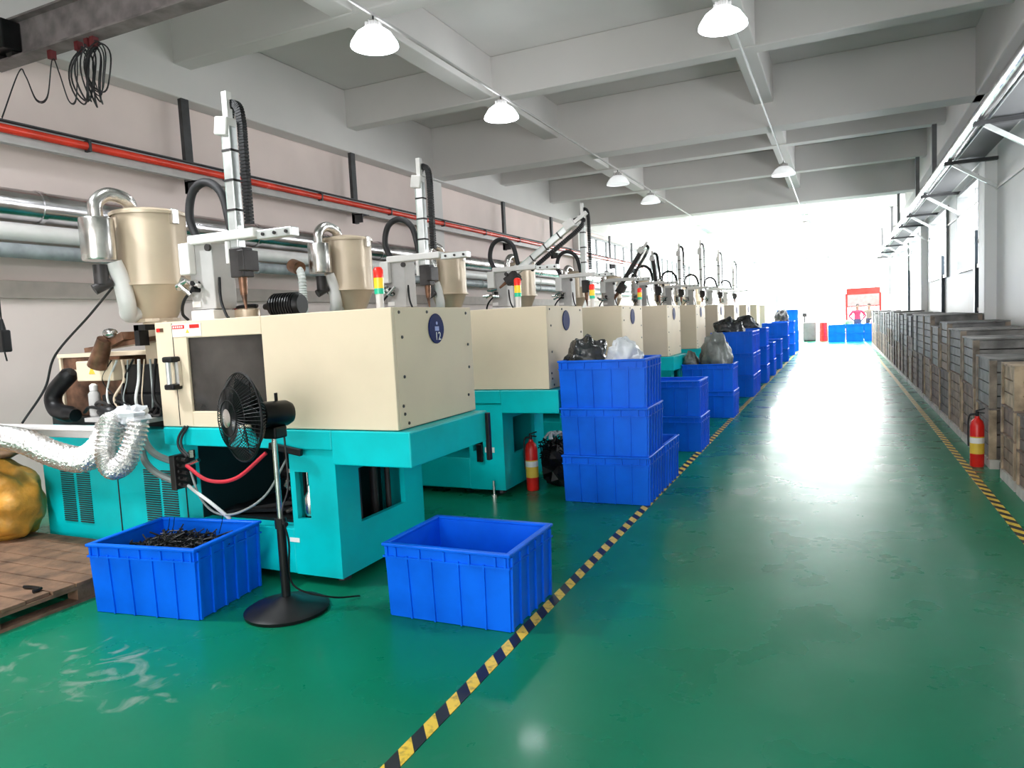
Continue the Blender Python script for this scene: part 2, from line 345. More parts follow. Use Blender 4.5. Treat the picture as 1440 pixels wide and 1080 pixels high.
# hazard tapes on the floor
def tape(x, y0, y1, label):
    o = MB().box(-.034, .034, y0, y1, 0, .0025).build('hazard_tape', M_TAPE); o.location = (x, 0, .0004); tag(o, label, 'floor tape')
tape(-1.53, .6, 40, 'yellow and black striped tape along the blue bins on the floor')
tape(1.13, 2.0, 38, 'yellow and black striped tape along the wooden crates on the floor')

# ------------------------------------------------------------------ injection moulding machines
MY = [3.53, 5.98, 8.43, 10.95, 13.4, 16.0, 18.7, 21.3, 24.1, 26.9]
MH = [1.755, 1.775, 1.79, 1.81, 1.83, 1.85, 1.86, 1.88, 1.9, 1.9]
MX = -4.2
def text_mesh(name, s, size, material, parent, loc, rot):
    cu = bpy.data.curves.new(name, 'FONT'); cu.body = s; cu.size = size; cu.align_x = 'CENTER'; cu.align_y = 'CENTER'; cu.extrude = .0008
    t = bpy.data.objects.new(name, cu); COL.objects.link(t)
    me = bpy.data.meshes.new_from_object(t); bpy.data.objects.remove(t); me.name = name; me.materials.clear(); me.materials.append(material)
    o = bpy.data.objects.new(name, me); COL.objects.link(o); o.parent = parent; o.location = loc; o.rotation_euler = rot
    return o
def frame_panel(mb, x0, x1, z0, z1, hx0, hx1, hz0, hz1, y0, y1):   # wall panel in XZ with one rectangular hole
    mb.box(x0, hx0, y0, y1, z0, z1); mb.box(hx1, x1, y0, y1, z0, z1)
    mb.box(hx0, hx1, y0, y1, z0, hz0); mb.box(hx0, hx1, y0, y1, hz1, z1)
def machine(i):
    Y0, H = MY[i], MH[i]
    lab = ('cream and teal injection moulding machine wearing the navy badge 12, pedestal fan at its side' if i == 0 else
           '%s cream and teal injection moulding machine of the row, counting from the badge 12 machine' % ORD[i])
    R = thing('injection_moulding_machine', lab, 'machine', (MX, Y0+.5, 0), 0, 'injection moulding machines in a row')
    off = (MX, .5, 0)
    B = lambda: MB(off)
    # rear cabinet
    cab = B().box(-5.93, -4.12, .08, .96, .06, .985).build('rear_cabinet', M_TEAL, R, bevel=.012)
    if i < 2:
        for vx in (-5.70, -5.505, -4.73, -4.545):
            v = B()
            for k in range(27): v.box(vx, vx+.155, .072, .079, .225+k*.0172, .225+k*.0172+.0085)
            v.build('louvre_slots', M_DARK, cab)
        B().box(-4.305, -4.297, .074, .0795, .07, .98).build('panel_seam', M_DARK, cab)
        B().box(-5.03, -5.022, .074, .0795, .07, .98).build('panel_seam', M_DARK, cab)
    # clamp end: sill, front leg block with slot, end panel with window
    b = B(); b.box(-4.12, -3.25, 0, 1.0, .06, .36); b.box(-4.12, -3.25, .93, 1.0, .36, .89)
    b.build('base_sill', M_TEAL, R, bevel=.008)
    leg = B(); frame_panel(leg, -3.25, -2.88, .06, .89, -3.21, -3.10, .43, .74, 0, .04)
    leg.box(-3.25, -3.22, .04, .96, .06, .89); leg.box(-3.25, -2.88, .96, 1.0, .06, .89)
    lg = leg.build('front_leg', M_TEAL, R)
    ep = B()
    for (a0, a1, c0, c1) in ((.04, .23, .06, .80), (.76, .96, .06, .80), (.23, .76, .06, .37), (.23, .76, .73, .80)): ep.box(-2.92, -2.88, a0, a1, c0, c1)
    e = ep.build('end_panel', M_TEAL, R)
    B().box(-3.21, -2.93, .05, .95, .065, .09).build('inner_tray', M_DARK, R)
    B().box(-3.2, -3.185, .06, .9, .09, .87).build('inner_plate', M_BLACK, R)
    # skirt overhanging the aisle
    sk = B(); sk.box(-2.88, -2.30, -.02, 1.0, .80, 1.015); sk.box(-4.36, -2.88, -.02, .05, .89, 1.015); sk.box(-4.12, -2.88, .05, 1.0, .9, 1.01)
    sk.build('skirt', M_TEAL, R, bevel=.008)
    # cream guard
    g = B(); frame_panel(g, -4.38, -2.39, 1.02, H, -4.08, -3.40, 1.13, 1.637, 0, .03)
    g.box(-2.42, -2.39, .03, 1.0, 1.02, H); g.box(-4.38, -2.42, .97, 1.0, 1.02, H); g.box(-4.38, -2.42, .03, .97, H-.03, H); g.box(-4.38, -4.35, .03, .97, 1.02, H-.03)
    gd = g.build('guard_cover', M_CREAM, R, bevel=.006)
    B().box(-4.08, -3.40, .018, .028, 1.13, 1.637).build('guard_window', M_DARKGLASS, gd)
    B().box(-4.212, -4.205, -.0015, .001, 1.03, H-.01).build('door_seam', M_DARK, gd)
    B().box(-4.36, -2.4, .04, .95, 1.0165, 1.0195).build('gasket', M_DARK, gd)
    # badge on the end of the guard
    by, bz = .5, H-.138
    bd = B(); bd.lathe([(0, 0), (.093, 0), (.098, .004), (.093, .008), (0, .008)], (-2.39, by, bz), 28, axis=(1, 0, 0))
    bd = bd.build('badge', M_NAVY, R, smooth=False)
    if i == 0:
        text_mesh('badge_number', '12', .075, M_LABEL, bd, (-2.3815-MX, by+.012-.5, bz-.052), (PI/2, 0, PI/2))
        mk = B(); mk.lathe([(0, 0), (.011, 0), (.011, .001), (0, .001)], (-2.382, by+.004, bz+.035), 12, axis=(1, 0, 0)); mk.box(-2.382, -2.381, by-.022, by+.028, bz-.015, bz+.014)
        mk.build('badge_lettering', M_PALEBLUE, bd)
    bo = B()
    for yy, zz in ((.08, H-.03), (.92, H-.04), (.1, H-.18), (.93, H-.26), (.93, H-.42), (.1, H-.42), (.07, 1.16), (.08, 1.11), (.12, 1.05), (.9, 1.14), (.4, H-.03)):
        bo.lathe([(0, 0), (.011, 0), (.009, .005), (0, .005)], (-2.39, yy, zz), 8, axis=(1, 0, 0))
    bo.build('cover_bolts', M_DARK, R)
    ft = B()
    for x in (-5.7, -4.5, -3.0):
        for yy in (.16, .84): ft.cyl((x, yy, 0), (x, yy, .08), .05, .035, 10)
    ft.build('levelling_feet', M_DARK, R)
    # black profile rail by the far bottom corner of the skirt
    B().box(-2.305, -2.275, .96, 1.0, .66, 1.0).build('rail_end', M_BLACK, R, bevel=.004)
    # injection unit behind the guard
    u = B(); u.box(-5.93, -4.45, .2, .9, .985, 1.05); u.build('slide_bed', M_DARK, R)
    hb = B(); hb.box(-5.85, -5.15, .28, .9, 1.05, 1.53); hb = hb.build('injection_housing', M_COPPER, R, bevel=.008)
    tp = B(); tp.box(-5.88, -4.6, .26, .92, 1.53, 1.56); tp.box(-5.86, -5.14, .265, .279, 1.385, 1.43); tp.box(-5.875, -5.851, .265, .3, 1.05, 1.53)
    tp.build('housing_trim', M_CREAM, hb)
    br = B(); br.cyl((-5.15, .55, 1.32), (-4.42, .55, 1.32), .075, n=16); br.build('barrel', M_DARK, R, smooth=True)
    for x in (-5.1, -4.93, -4.76, -4.59): B().cyl((x, .55, 1.32), (x+.13, .55, 1.32), .1, n=16).build('heater_band', M_COPPER, R, smooth=True)
    B().box(-4.78, -4.52, .22, .55, 1.44, H+.02).build('feed_throat', M_BEIGE, R, bevel=.01)
    return R
MACH = [machine(i) for i in range(10)]

def first_machine_details():
    R = MACH[0]; off = (MX, .5, 0); B = lambda: MB(off); H = MH[0]
    # door handle: aluminium grip with black ends
    h = B(); h.cyl((-4.213, -.055, 1.30), (-4.213, -.055, 1.48), .018, n=10); h = h.build('door_handle', M_ALU, R, smooth=True)
    for z in (1.285, 1.475): B().box(-4.245, -4.15, -.08, .0, z, z+.04).build('handle_end', M_BLACK, h, bevel=.012)
    B().box(-4.185, -4.145, -.03, -.004, 1.31, 1.48).build('handle_plate', M_STEEL, h)
    s = B().box(-4.205, -3.93, -.004, 0, 1.648, 1.735).build('warning_sticker', M_LABEL, R)
    for x0, x1 in ((-4.2, -4.085), (-4.035, -3.945)): B().box(x0, x1, -.0055, -.004, 1.703, 1.728).build('sticker_red_field', M_RED, s)
    tx = B()
    for k in range(5): tx.box(-4.192+k*.02, -4.18+k*.02, -.0065, -.0055, 1.709, 1.722)
    tx.build('sticker_lettering', M_LABEL, s)
    B().prism([(-4.075, 1.672), (-4.04, 1.672), (-4.0575, 1.7)], -.0055, -.004).build('warning_triangle', M_YELLOW, s)
    B().box(-4.362, -4.328, -.004, 0, 1.688, 1.714).build('small_red_sticker', M_RED, R)
    B().box(-4.325, -4.297, -.004, 0, 1.688, 1.714).build('small_dark_sticker', M_COPPER, R)
    B().box(-3.29, -3.21, -.003, 0, .272, .3).build('rating_label', M_LABEL, R)
    B().bar((-3.36, -.045, .915), (-3.1, -.045, .875), .03, .045).build('latch_arm', M_BLACK, R, bevel=.006)
    # dark works seen through the base opening and the slot
    ln = B(); ln.box(-4.119, -4.112, .05, .92, .362, .888); ln.box(-4.112, -3.255, .915, .928, .362, .888); ln.box(-3.257, -3.251, .05, .92, .362, .888); ln.build('opening_shade', mat('painted_shade_teal', (.005, .03, .036), .5), R)  # dark sheets paint the shade inside the opening over the teal sides
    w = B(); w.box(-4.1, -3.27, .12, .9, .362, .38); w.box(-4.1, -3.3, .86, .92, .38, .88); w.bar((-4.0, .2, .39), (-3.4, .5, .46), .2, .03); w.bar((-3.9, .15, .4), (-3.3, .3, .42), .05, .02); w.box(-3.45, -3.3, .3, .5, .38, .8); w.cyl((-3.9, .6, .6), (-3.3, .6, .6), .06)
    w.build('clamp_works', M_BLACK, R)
    w = B()
    for k in range(7): w.cyl((-3.5+rnd.uniform(-.06, .1), .2+rnd.uniform(0, .2), .4+k*.06), (-3.42+rnd.uniform(-.06, .1), .22, .45+k*.06), .016, n=6)
    w.build('pipe_fittings', M_STEEL, R)
    fl = B(); fl.lathe([(.0, .44), (.035, .44), (.045, .47), (.045, .56), (.02, .6), (.02, .64)], (-3.155, .07, 0), 12); fl.cyl((-3.17, .07, .64), (-3.17, .07, .73), .008); fl.cyl((-3.145, .07, .64), (-3.145, .07, .73), .008)
    fl.build('air_filter', M_STEEL, R, smooth=True)
    ih = B(); ih.box(-3.08, -2.95, .3, .34, .1, .76); ih.cyl((-3.05, .62, .1), (-3.05, .62, .78), .03); ih.cyl((-3.0, .72, .1), (-3.0, .72, .78), .02); ih.build('inner_pipes', M_DARK, R)
    # manifold with valves and hoses
    mf = B().box(-4.235, -4.185, -.1, .08, .59, .83).build('water_manifold', M_DARK, R, bevel=.006)
    vl = B()
    for k in range(5):
        z = .62+k*.045; vl.cyl((-4.185, -.06, z), (-4.1, -.07, z), .014, n=8); vl.cyl((-4.15, -.06, z), (-4.15, -.1, z+.015), .01, n=6)
    vl.build('valve', M_DARK, mf)
    vl = B(); vl.cyl((-4.05, -.06, .82), (-4.05, -.06, .87), .02, n=10); vl.cyl((-4.12, -.05, .76), (-4.0, -.05, .8), .014, n=8); vl.build('fitting', M_STEEL, mf)
    def hose(pts, r, m, name='hose'): B().tube(spline(pts), r, 8).build(name, m, R, smooth=True)
    hose([(-4.1, -.07, .76), (-3.85, -.12, .68), (-3.62, -.1, .7), (-3.42, -.02, .86)], .013, M_HOSER)
    hose([(-4.1, -.07, .62), (-3.95, -.14, .6), (-3.8, -.15, .53), (-3.7, -.1, .42)], .012, M_CLEAR)
    hose([(-4.08, -.06, .72), (-3.96, -.1, .55), (-3.8, -.12, .46), (-3.62, -.1, .47), (-3.45, -.02, .58), (-3.36, .1, .8)], .008, M_HOSEG)
    hose([(-4.48, -.1, 1.03), (-4.42, -.12, .92), (-4.33, -.12, .84), (-4.235, -.06, .78)], .024, M_HOSEG)
    hose([(-4.5, -.08, 1.0), (-4.46, -.12, .82), (-4.36, -.12, .72), (-4.235, -.06, .64)], .024, M_HOSEG)
    for dx in (0, .03): hose([(-4.13+dx, -.03, 1.03), (-4.18+dx, -.05, .95), (-4.17+dx, -.06, .88), (-4.1+dx, -.06, .82)], .009, M_RUBBER, 'cable')
    # white rail of the near side, carrying the hose
    B().box(-7.3, -4.72, -.12, -.05, .94, 1.0).build('side_rail', M_WHITE, R, bevel=.006)
    B().box(-7.3, -4.72, -.16, -.05, 1.0, 1.025).build('side_rail_cap', M_WHITE, R, bevel=.004)
    # injection unit dressing
    jb = B().box(-5.42, -5.0, .1, .3, 1.345, 1.5).build('junction_box', M_CREAM, R, bevel=.008)
    B().prism([(-5.27, 1.4), (-5.2, 1.4), (-5.235, 1.46)], .097, .1).build('warning_triangle', M_YELLOW, jb)
    sl = B(); sl.cyl((-4.98, .05, 1.66), (-5.1, .05, 1.46), .055, .07, 14); sl.build('motor_sleeve', M_COPPER, R, smooth=True)
    sl = B(); sl.bar((-5.3, .15, 1.585), (-4.5, .15, 1.65), .1, .035); sl.bar((-5.0, .12, 1.62), (-4.8, .12, 1.68), .12, .06); sl.build('carriage_arm', M_COPPER, R)
    sl = B(); sl.blob((-4.93, .06, 1.7), (.06, .05, .04), 12, 8, .1); sl.build('arm_knob', M_STEEL, R, smooth=True)
    sl = B(); sl.box(-4.62, -4.57, .02, .1, 1.6, 1.75); sl.box(-4.62, -4.5, .02, .1, 1.71, 1.75); sl.build('bracket', M_BLACK, R)
    cv = B(); cv.tube(spline([(-5.55, .15, 1.42), (-5.75, .12, 1.25), (-5.7, .1, 1.12), (-5.45, .08, 1.08)]), [.04]+[.065]*22+[.05]*2, 12); cv.build('cable_boot', M_BLACK, R, smooth=True)
    for k in range(9):
        x = -5.0+.06*k; m = [M_BLACK, M_CLEAR, M_BEIGE, M_HOSEG][k % 4]
        hose([(x, .1, 1.5), (x-.05+rnd.uniform(-.08, .08), .1, 1.35), (x+rnd.uniform(-.1, .12), .05, 1.2), (x+rnd.uniform(-.1, .14), .1, 1.06)], .005+.003*(k % 3), m, 'cable')
    for k in range(5): hose([(-5.4+.1*k, .12, 1.1), (-5.2+.1*k, .05, 1.15+.04*(k % 2)), (-4.9+.1*k, .06, 1.09), (-4.6+.04*k, .05, 1.14)], .013, [M_BLACK, M_DARK, M_BLACK][k % 3], 'cable')
    hose([(-5.95, -.03, 1.03), (-5.7, .02, 1.3), (-5.56, .04, 1.56), (-5.2, .1, 1.85), (-4.9, .1, 2.05)], .009, M_RUBBER, 'cable')
    dk = B(); dk.box(-5.15, -4.42, .1, .2, 1.05, 1.24); dk.box(-4.95, -4.4, .16, .24, 1.24, 1.46); dk.build('nozzle_guard', M_BLACK, R, bevel=.01)
    dbr = B(); dbr.box(-5.2, -4.5, -.02, .2, 1.045, 1.075); dbr.box(-4.95, -4.6, -.03, .1, 1.09, 1.12); dbr.build('tool_ledge', M_GREY, R)
    B().blob((-5.0, .02, 1.12), (.09, .05, .045), 12, 8, .2, seed=3).build('rag', M_BLACK, R, smooth=True)
    B().box(-4.85, -4.68, -.06, .04, 1.075, 1.1).build('pale_pad', mat('pale_blue_pad', (.3, .5, .58), .5), R)
first_machine_details()
def second_machine_details():
    R = MACH[1]; B = lambda: MB((MX, .5, 0))
    B().box(-3.16, -3.1, -.03, 0, .33, .5).build('switch_box', M_BLACK, R, bevel=.005)
    B().box(-3.08, -2.98, -.004, 0, .42, .47).build('rating_label', M_LABEL, R)
    f = B(); f.cyl((-2.98, -.05, 0), (-2.98, -.05, .16), .012, n=8); f.cyl((-2.98, -.05, .0), (-2.98, -.05, .03), .03, n=10); f.build('levelling_bolt', M_STEEL, R)
second_machine_details()

# ------------------------------------------------------------------ hopper dryers
def hopper(i, x, y, z, scale=1.0):
    R = thing('hopper_dryer', ('beige steel hopper dryer with side blower on the badge 12 machine' if i == 0 else '%s beige hopper dryer in line, counting from the one on the badge 12 machine' % ORD[i]), 'hopper dryer', (x, y, z), 0, 'hopper dryers on the machines')
    b = MB(); b.lathe([(.0, .02), (.13, .02), (.15, .05), (.245, .27), (.255, .28)], n=28); b.build('cone', M_BEIGE, R, smooth=True)
    b = MB(); b.lathe([(.255, .28), (.255, .8)], n=28); b.build('barrel', M_BEIGE, R, smooth=True)
    b = MB(); b.lathe([(.255, .27), (.278, .272), (.278, .292), (.255, .294)], n=28); b.build('flange_ring', M_BEIGE, R, smooth=True)
    b = MB(); b.lathe([(.272, .795), (.275, .815), (.255, .83), (.1, .86), (0, .862)], n=28); b.build('lid', M_BEIGE, R, smooth=True)
    b = MB(); b.box(.245, .285, -.03, .03, .72, .83); b.build('lid_clip', M_STEEL, R, bevel=.004)
    b = MB(); b.lathe([(0, .025), (.16, .025), (.16, -.0), (0, 0)], n=20); b.build('base_flange', M_BEIGE, R)
    # blower can beside the barrel and its pipes
    d = Vector((-.05, -.4, 0))
    bl = MB(); bl.lathe([(0, .45), (.11, .45), (.115, .465), (.115, .735), (.11, .75), (0, .75)], d, 22); bl = bl.build('blower', M_STEEL, R, smooth=True)
    mo = MB(); mo.cyl(d+Vector((0, 0, .28)), d+Vector((0, 0, .42)), .05, n=12); mo.cyl(d+Vector((-.02, -.05, .24)), d+Vector((.03, .05, .3)), .04, n=10); mo.build('blower_motor', M_DARK, bl, smooth=True)
    p = MB(); p.tube(spline([d+Vector((0, 0, .74)), d+Vector((0, .01, .86)), d+Vector((.02, .1, .93)), d+Vector((.05, .22, .9)), Vector((-.02, -.13, .82))]), .05, 12); p.build('air_pipe', M_STEEL, R, smooth=True)
    p = MB(); p.tube(spline([d+Vector((.03, .08, .44)), d+Vector((.05, .12, .3)), d+Vector((.06, .14, .14)), Vector((-.05, -.2, .06)), Vector((-.02, -.12, .1))]), .062, 12); p.build('return_pipe', M_WHITE, R, smooth=True)
    p = MB(); p.cyl(d+Vector((.03, .17, .27)), d+Vector((.0, .1, .27)), .035, n=10); p.build('pipe_clamp', M_DARK, R)
    R.scale = (scale,)*3
    return R
for i in range(10):
    x = -4.78 if i < 2 else (-4.95 if i < 4 else -4.85)
    hopper(i, x, MY[i]+(.33 if i else .36), (1.775 if i == 0 else MH[i]+.02), 1.0 if i < 4 else .92)

# ------------------------------------------------------------------ take-out robots
def robot(i, tilt=0.0, mast=1.0, hose=True, dark=False, dx=0.0):
    R = thing('takeout_robot', ('white swing arm takeout robot standing on the badge 12 machine' if i == 0 else '%s swing arm takeout robot in line, counting from the one on the badge 12 machine' % ORD[i]), 'robot', (-4.12+dx, MY[i]+.3, MH[i]), 0, 'takeout robots on the machines')
    MA = M_ALU if not dark else M_DARK
    MB().box(-.1, .12, -.12, .12, 0, .075).build('pedestal', M_WHITE, R, bevel=.008)
    col = MB().box(-.1, .13, -.1, .1, .08, .54).build('column', M_GREY, R, bevel=.008)
    MB().box(-.13, -.03, -.16, -.1, .33, .55).build('valve_box', M_WHITE, col, bevel=.008)
    st = MB(); st.box(-.09, -.01, -.108, -.1, .1, .14); st.build('label_plate', M_LABEL, col)
    v = MB()
    for k in range(6): v.cyl((-.2+.03*k, -.14+rnd.uniform(-.03, .03), .2+rnd.uniform(0, .12)), (-.12+.03*k, -.14, .24+rnd.uniform(-.06, .08)), .017, n=8)
    v.build('air_valves', M_STEEL, R, smooth=True)
    v = MB()
    for z in (.22, .265): v.cyl((-.02, -.1, z), (-.02, -.16, z), .018, n=10)
    v.tube(spline([(-.03, -.13, .24), (-.12, -.15, .15), (-.17, -.13, .06), (-.15, -.1, .01)]), .011, 8); v.build('hose', M_BLACK, R, smooth=True)
    MB().tube(spline([(.13, -.05, .3), (.16, -.08, .14), (.22, -.1, .03), (.24, -.1, .01)]), .01, 8).build('cable', M_BLACK, R)
    arm = MB().box(-.06, .56, -.14, -.02, .535, .6).build('swing_arm', M_WHITE, R, bevel=.012)
    MB().box(.56, .86, -.11, -.03, .52, .58).build('arm_slide', M_ALU, arm, bevel=.006)
    bt = MB()
    for x in (.62, .72, .82): bt.cyl((x, -.11, .55), (x, -.12, .55), .012, n=8)
    bt.cyl((.15, -.14, .5), (.15, -.16, .5), .025, n=12); bt.build('bolts', M_DARK, arm)
    # mast, tilted about the y axis round its carriage
    pv = Vector((.36, -.08, .58)); rot = Matrix.Rotation(tilt, 3, 'Y')
    tr = lambda p: pv+rot@Vector(p)
    m = MB(); m.bar(tr((0, 0, -.1)), tr((0, 0, .72*mast)), .075, .07, up=(0, 1, 0)); m = m.build('mast', MA, R, bevel=.008)
    g = MB(); g.bar(tr((-.042, -.01, -.08)), tr((-.042, -.01, .7*mast)), .012, .03, up=(0, 1, 0)); g.build('guide_strip', mat('pale_green_strip', (.5, .62, .57), .4), m)
    g = MB(); g.bar(tr((0, 0, .74*mast)), tr((0, 0, .95*mast)), .045, .045, up=(0, 1, 0)); g.build('mast_rod', M_WHITE, m)
    g = MB(); g.bar(tr((-.03, -.01, .66*mast)), tr((-.01, -.01, .78*mast)), .11, .1, up=(0, 1, 0)); g.build('mast_cap', M_WHITE, m, bevel=.01)
    for k in range(3): g = MB(); g.bar(tr((0, 0, (.15+.2*k)*mast)), tr((0, 0, (.165+.2*k)*mast)), .085, .08, up=(0, 1, 0)); g.build('mast_band', M_DARK, m)
    # energy chain made of links beside the mast
    ch = MB(); pts = [tr((.1, .02, z*mast)) for z in (0.06, .2, .34, .48, .62, .72)]+[tr((.085, .02, .83*mast)), tr((.045, .02, .87*mast)), tr((.0, .03, .85*mast)), tr((-.04, .04, .76*mast))]
    pp = spline(pts, 6)
    for k in range(len(pp)-1): ch.bar(pp[k], pp[k]+(pp[k+1]-pp[k])*.82, .05, .042, up=(0, 1, 0))
    ch.build('energy_chain', M_BLACK, R)
    if hose:
        MB().tube(spline([(-.06, -.02, .55), (-.13, -.03, .74), (-.07, -.04, .92), (.08, -.05, .97), (.22, -.05, .87), (.29, -.06, .62)]), .03, 10).build('hose_arch', M_RUBBER, R, smooth=True)
    gr = MB(); gr.bar(tr((.02, 0, -.1)), tr((.02, 0, -.3)), .12, .1, up=(0, 1, 0)); gr.bar(tr((.08, 0, -.12)), tr((.08, 0, -.26)), .06, .14, up=(0, 1, 0)); gr = gr.build('gripper_block', M_DARK, R, bevel=.006)
    MB().cyl(tr((.02, 0, -.3)), tr((.02, 0, -.42)), .032, .025, 12).build('gripper_chuck', M_COPPER, gr, smooth=True)
    MB().cyl(tr((.02, 0, -.42)), tr((.03, 0, -.52)), .02, .006, 8).build('gripper_tip', M_COPPER, gr)
    MB().cyl(tr((-.06, -.03, -.05)), tr((-.06, -.03, -.2)), .022, n=10).build('cylinder', M_WHITE, gr)
    return R
robot(0); robot(1); robot(2, tilt=.98, mast=1.15, dx=0); robot(3, mast=1.2); robot(4, tilt=.6, mast=.85, dark=True, hose=False)
robot(5, tilt=-.1, mast=.75, dark=True); robot(6, mast=1.15); robot(7, mast=1.45, dx=.1); robot(8, mast=1.35, dx=.2); robot(9, mast=1.2, dx=.3)

# ------------------------------------------------------------------ signal towers
for i in range(4):
    R = thing('signal_tower', 'red amber green signal tower on the %s, counting from the badge 12 machine' % ['first machine', 'second machine', 'third machine', 'fourth machine'][i] if i else 'red amber green signal tower on top of the badge 12 machine', 'signal light', (-3.0, MY[i]+.77, MH[i]), 0, 'signal towers on the machines')
    MB().lathe([(0, 0), (.035, 0), (.035, .012), (.028, .015), (.028, .13), (0, .13)], n=16).build('base', M_WHITE, R, smooth=True)
    for k, m in enumerate((M_SIGG, M_SIGY, M_SIGR)):
        z = .13+(0, .04, .115)[k]; h = (.04, .075, .075)[k]
        MB().lathe([(.036, z), (.036, z+h)] if k < 2 else [(.036, z), (.036, z+h-.02), (.025, z+h), (0, z+h+.004)], n=16).build('lens', m, R, smooth=True)
# black motor lying on the first machine, and a cable reel behind
R = thing('electric_motor', 'black electric motor lying on top of the badge 12 machine', 'motor', (-3.66, MY[0]+.55, MH[0]))
b = MB(); b.lathe([(0, -.13), (.07, -.13), (.085, -.11), (.085, .11), (.07, .13), (0, .13)], (0, 0, .085), 18, axis=(1, .1, 0)); b.build('motor_body', M_BLACK, R, smooth=True)
b = MB(); b.cyl((-.14, -.014, .085), (-.2, -.02, .085), .035, .02, 12); b.box(-.08, .08, -.06, .06, 0, .03); b.build('motor_end', M_DARK, R)
b = MB()
for k in range(9): b.lathe([(.086, -.005), (.094, -.005), (.094, .005), (.086, .005)], (-.09+.022*k, -.009+.0022*k, .085), 18, axis=(1, .1, 0))
b.build('cooling_fins', M_BLACK, R)
R = thing('cable_coil', 'small red and black cable coil beside the black motor', 'cable', (-3.95, MY[0]+.45, MH[0]))
MB().tube(spline([(-.1, -.05, .01), (-.1, -.05, .06), (-.03, -.06, .07), (.05, -.03, .015)]), .014, 8).build('red_cable', mat('maroon_cable', (.2, .02, .02), .5), R, smooth=True)
MB().tube(arc((0, 0, .09), .07, 0, 2*PI, 18, (1, 0, .1), (0, 1, 0)), .012, 8).build('coil_loop', M_BLACK, R, smooth=True)
MB().lathe([(0, 0), (.09, 0), (.09, .07), (.07, .08), (0, .08)], n=18).build('coil_dish', M_BEIGE, R, smooth=True)
# corrugated clear hose stand between the first two machines
R = thing('suction_hose', 'pale corrugated suction hose rising behind the black motor', 'hose', (-4.88, MY[1]-.3, 0))
pp = [Vector((0, 0, 1.0+.012*k)) for k in range(92)]
qq = spline([(0, 0, 2.1), (-.01, .01, 2.2), (-.05, .03, 2.27), (-.1, .05, 2.3)], 6)
MB().tube(pp+qq, [.036+.006*(k % 2) for k in range(len(pp)+len(qq))], 12).build('hose_body', M_CLEAR, R, smooth=False)
MB().cyl((-.04, .02, 2.29), (-.16, .06, 2.33), .07, n=14).build('hose_end', M_COPPER, R, smooth=True)
MB().box(-.1, .1, -.1, .1, 0, 1.0).build('hose_stand', M_DARK, R)

# ------------------------------------------------------------------ blue storage bins
BW, BD, BH = .80, .62, .425
def bin_meshes():
    b = MB(); t = .018; k = .965
    def ring(sx, sy, z): return [(-sx, -sy, z), (sx, -sy, z), (sx, sy, z), (-sx, sy, z)]
    ox, oy = BW/2-.012, BD/2-.012
    o0, o1 = ring(ox*k, oy*k, 0), ring(ox, oy, BH-.012)
    i0, i1 = ring(ox*k-t, oy*k-t, .02), ring(ox-t, oy-t, BH-.012)
    vs = o0+o1+i0+i1
    fs = [(0, 3, 2, 1), (8, 9, 10, 11)]
    for j in range(4):
        n = (j+1) % 4; fs += [(j, n, 4+n, 4+j), (8+n, 8+j, 12+j, 12+n), (4+j, 4+n, 12+n, 12+j)]
    b._add(vs, fs)
    def lean(z): return k+(1-k)*z/BH
    for sy in (-1, 1):           # vertical ribs on the long faces
        for fx in (-.62, -.22, .22, .62):
            x = fx*ox
            b.bar((x*lean(0), sy*(oy*lean(0)+.004), .0), (x, sy*(oy*lean(.36)+.004), .36), .010, .012, up=(0, 1, 0))
        for fx in (-.95, -.8, -.4, 0, .4, .8, .95):
            b.box(fx*ox-.006, fx*ox+.006, min(sy*oy, sy*(oy+.01)), max(sy*oy, sy*(oy+.01)), .345, BH-.02)
    for sx in (-1, 1):
        for fy in (-.93, -.55, -.18, .18, .55, .93):
            y = fy*oy*.97
            b.bar((sx*(ox*lean(0)+.006), y, .0), (sx*(ox*lean(.4)+.006), y, .4), .016, .014, up=(1, 0, 0))
    r = MB()
    for (x0, x1, y0, y1) in ((-BW/2, BW/2, -BD/2, -BD/2+.035), (-BW/2, BW/2, BD/2-.035, BD/2), (-BW/2, -BW/2+.035, -BD/2+.035, BD/2-.035), (BW/2-.035, BW/2, -BD/2+.035, BD/2-.035)): r.box(x0, x1, y0, y1, BH-.018, BH)
    band = MB()
    for (x0, x1, y0, y1) in ((-ox-.008, ox+.008, -oy-.008, -oy+.004), (-ox-.008, ox+.008, oy-.004, oy+.008), (-ox-.008, -ox+.004, -oy, oy), (ox-.004, ox+.008, -oy, oy)): band.box(x0, x1, y0, y1, BH-.082, BH-.072)
    return b.mesh('bin_body', M_BLUE), r.mesh('bin_rim', M_BLUE), band.mesh('bin_band', M_BLUE)
BINM = bin_meshes()
def sbin(x, y, z, label, rz=0.0, group=None, sc=(1, 1, 1)):
    R = thing('storage_bin', label, 'bin', (x, y, z), rz, group); R.scale = sc
    for n, me in zip(('body', 'rim', 'band'), BINM):
        o = bpy.data.objects.new(n, me); COL.objects.link(o); o.parent = R
        if n == 'rim': m = o.modifiers.new('bevel', 'BEVEL'); m.width = .004; m.segments = 1
    return R
sbin(-1.96, 3.55, .003, 'empty bright blue plastic bin standing alone beside the striped floor tape', 0.0)
sbin(-3.79, 3.08, .003, 'blue plastic bin filled with black sprue scrap', math.radians(7.5))
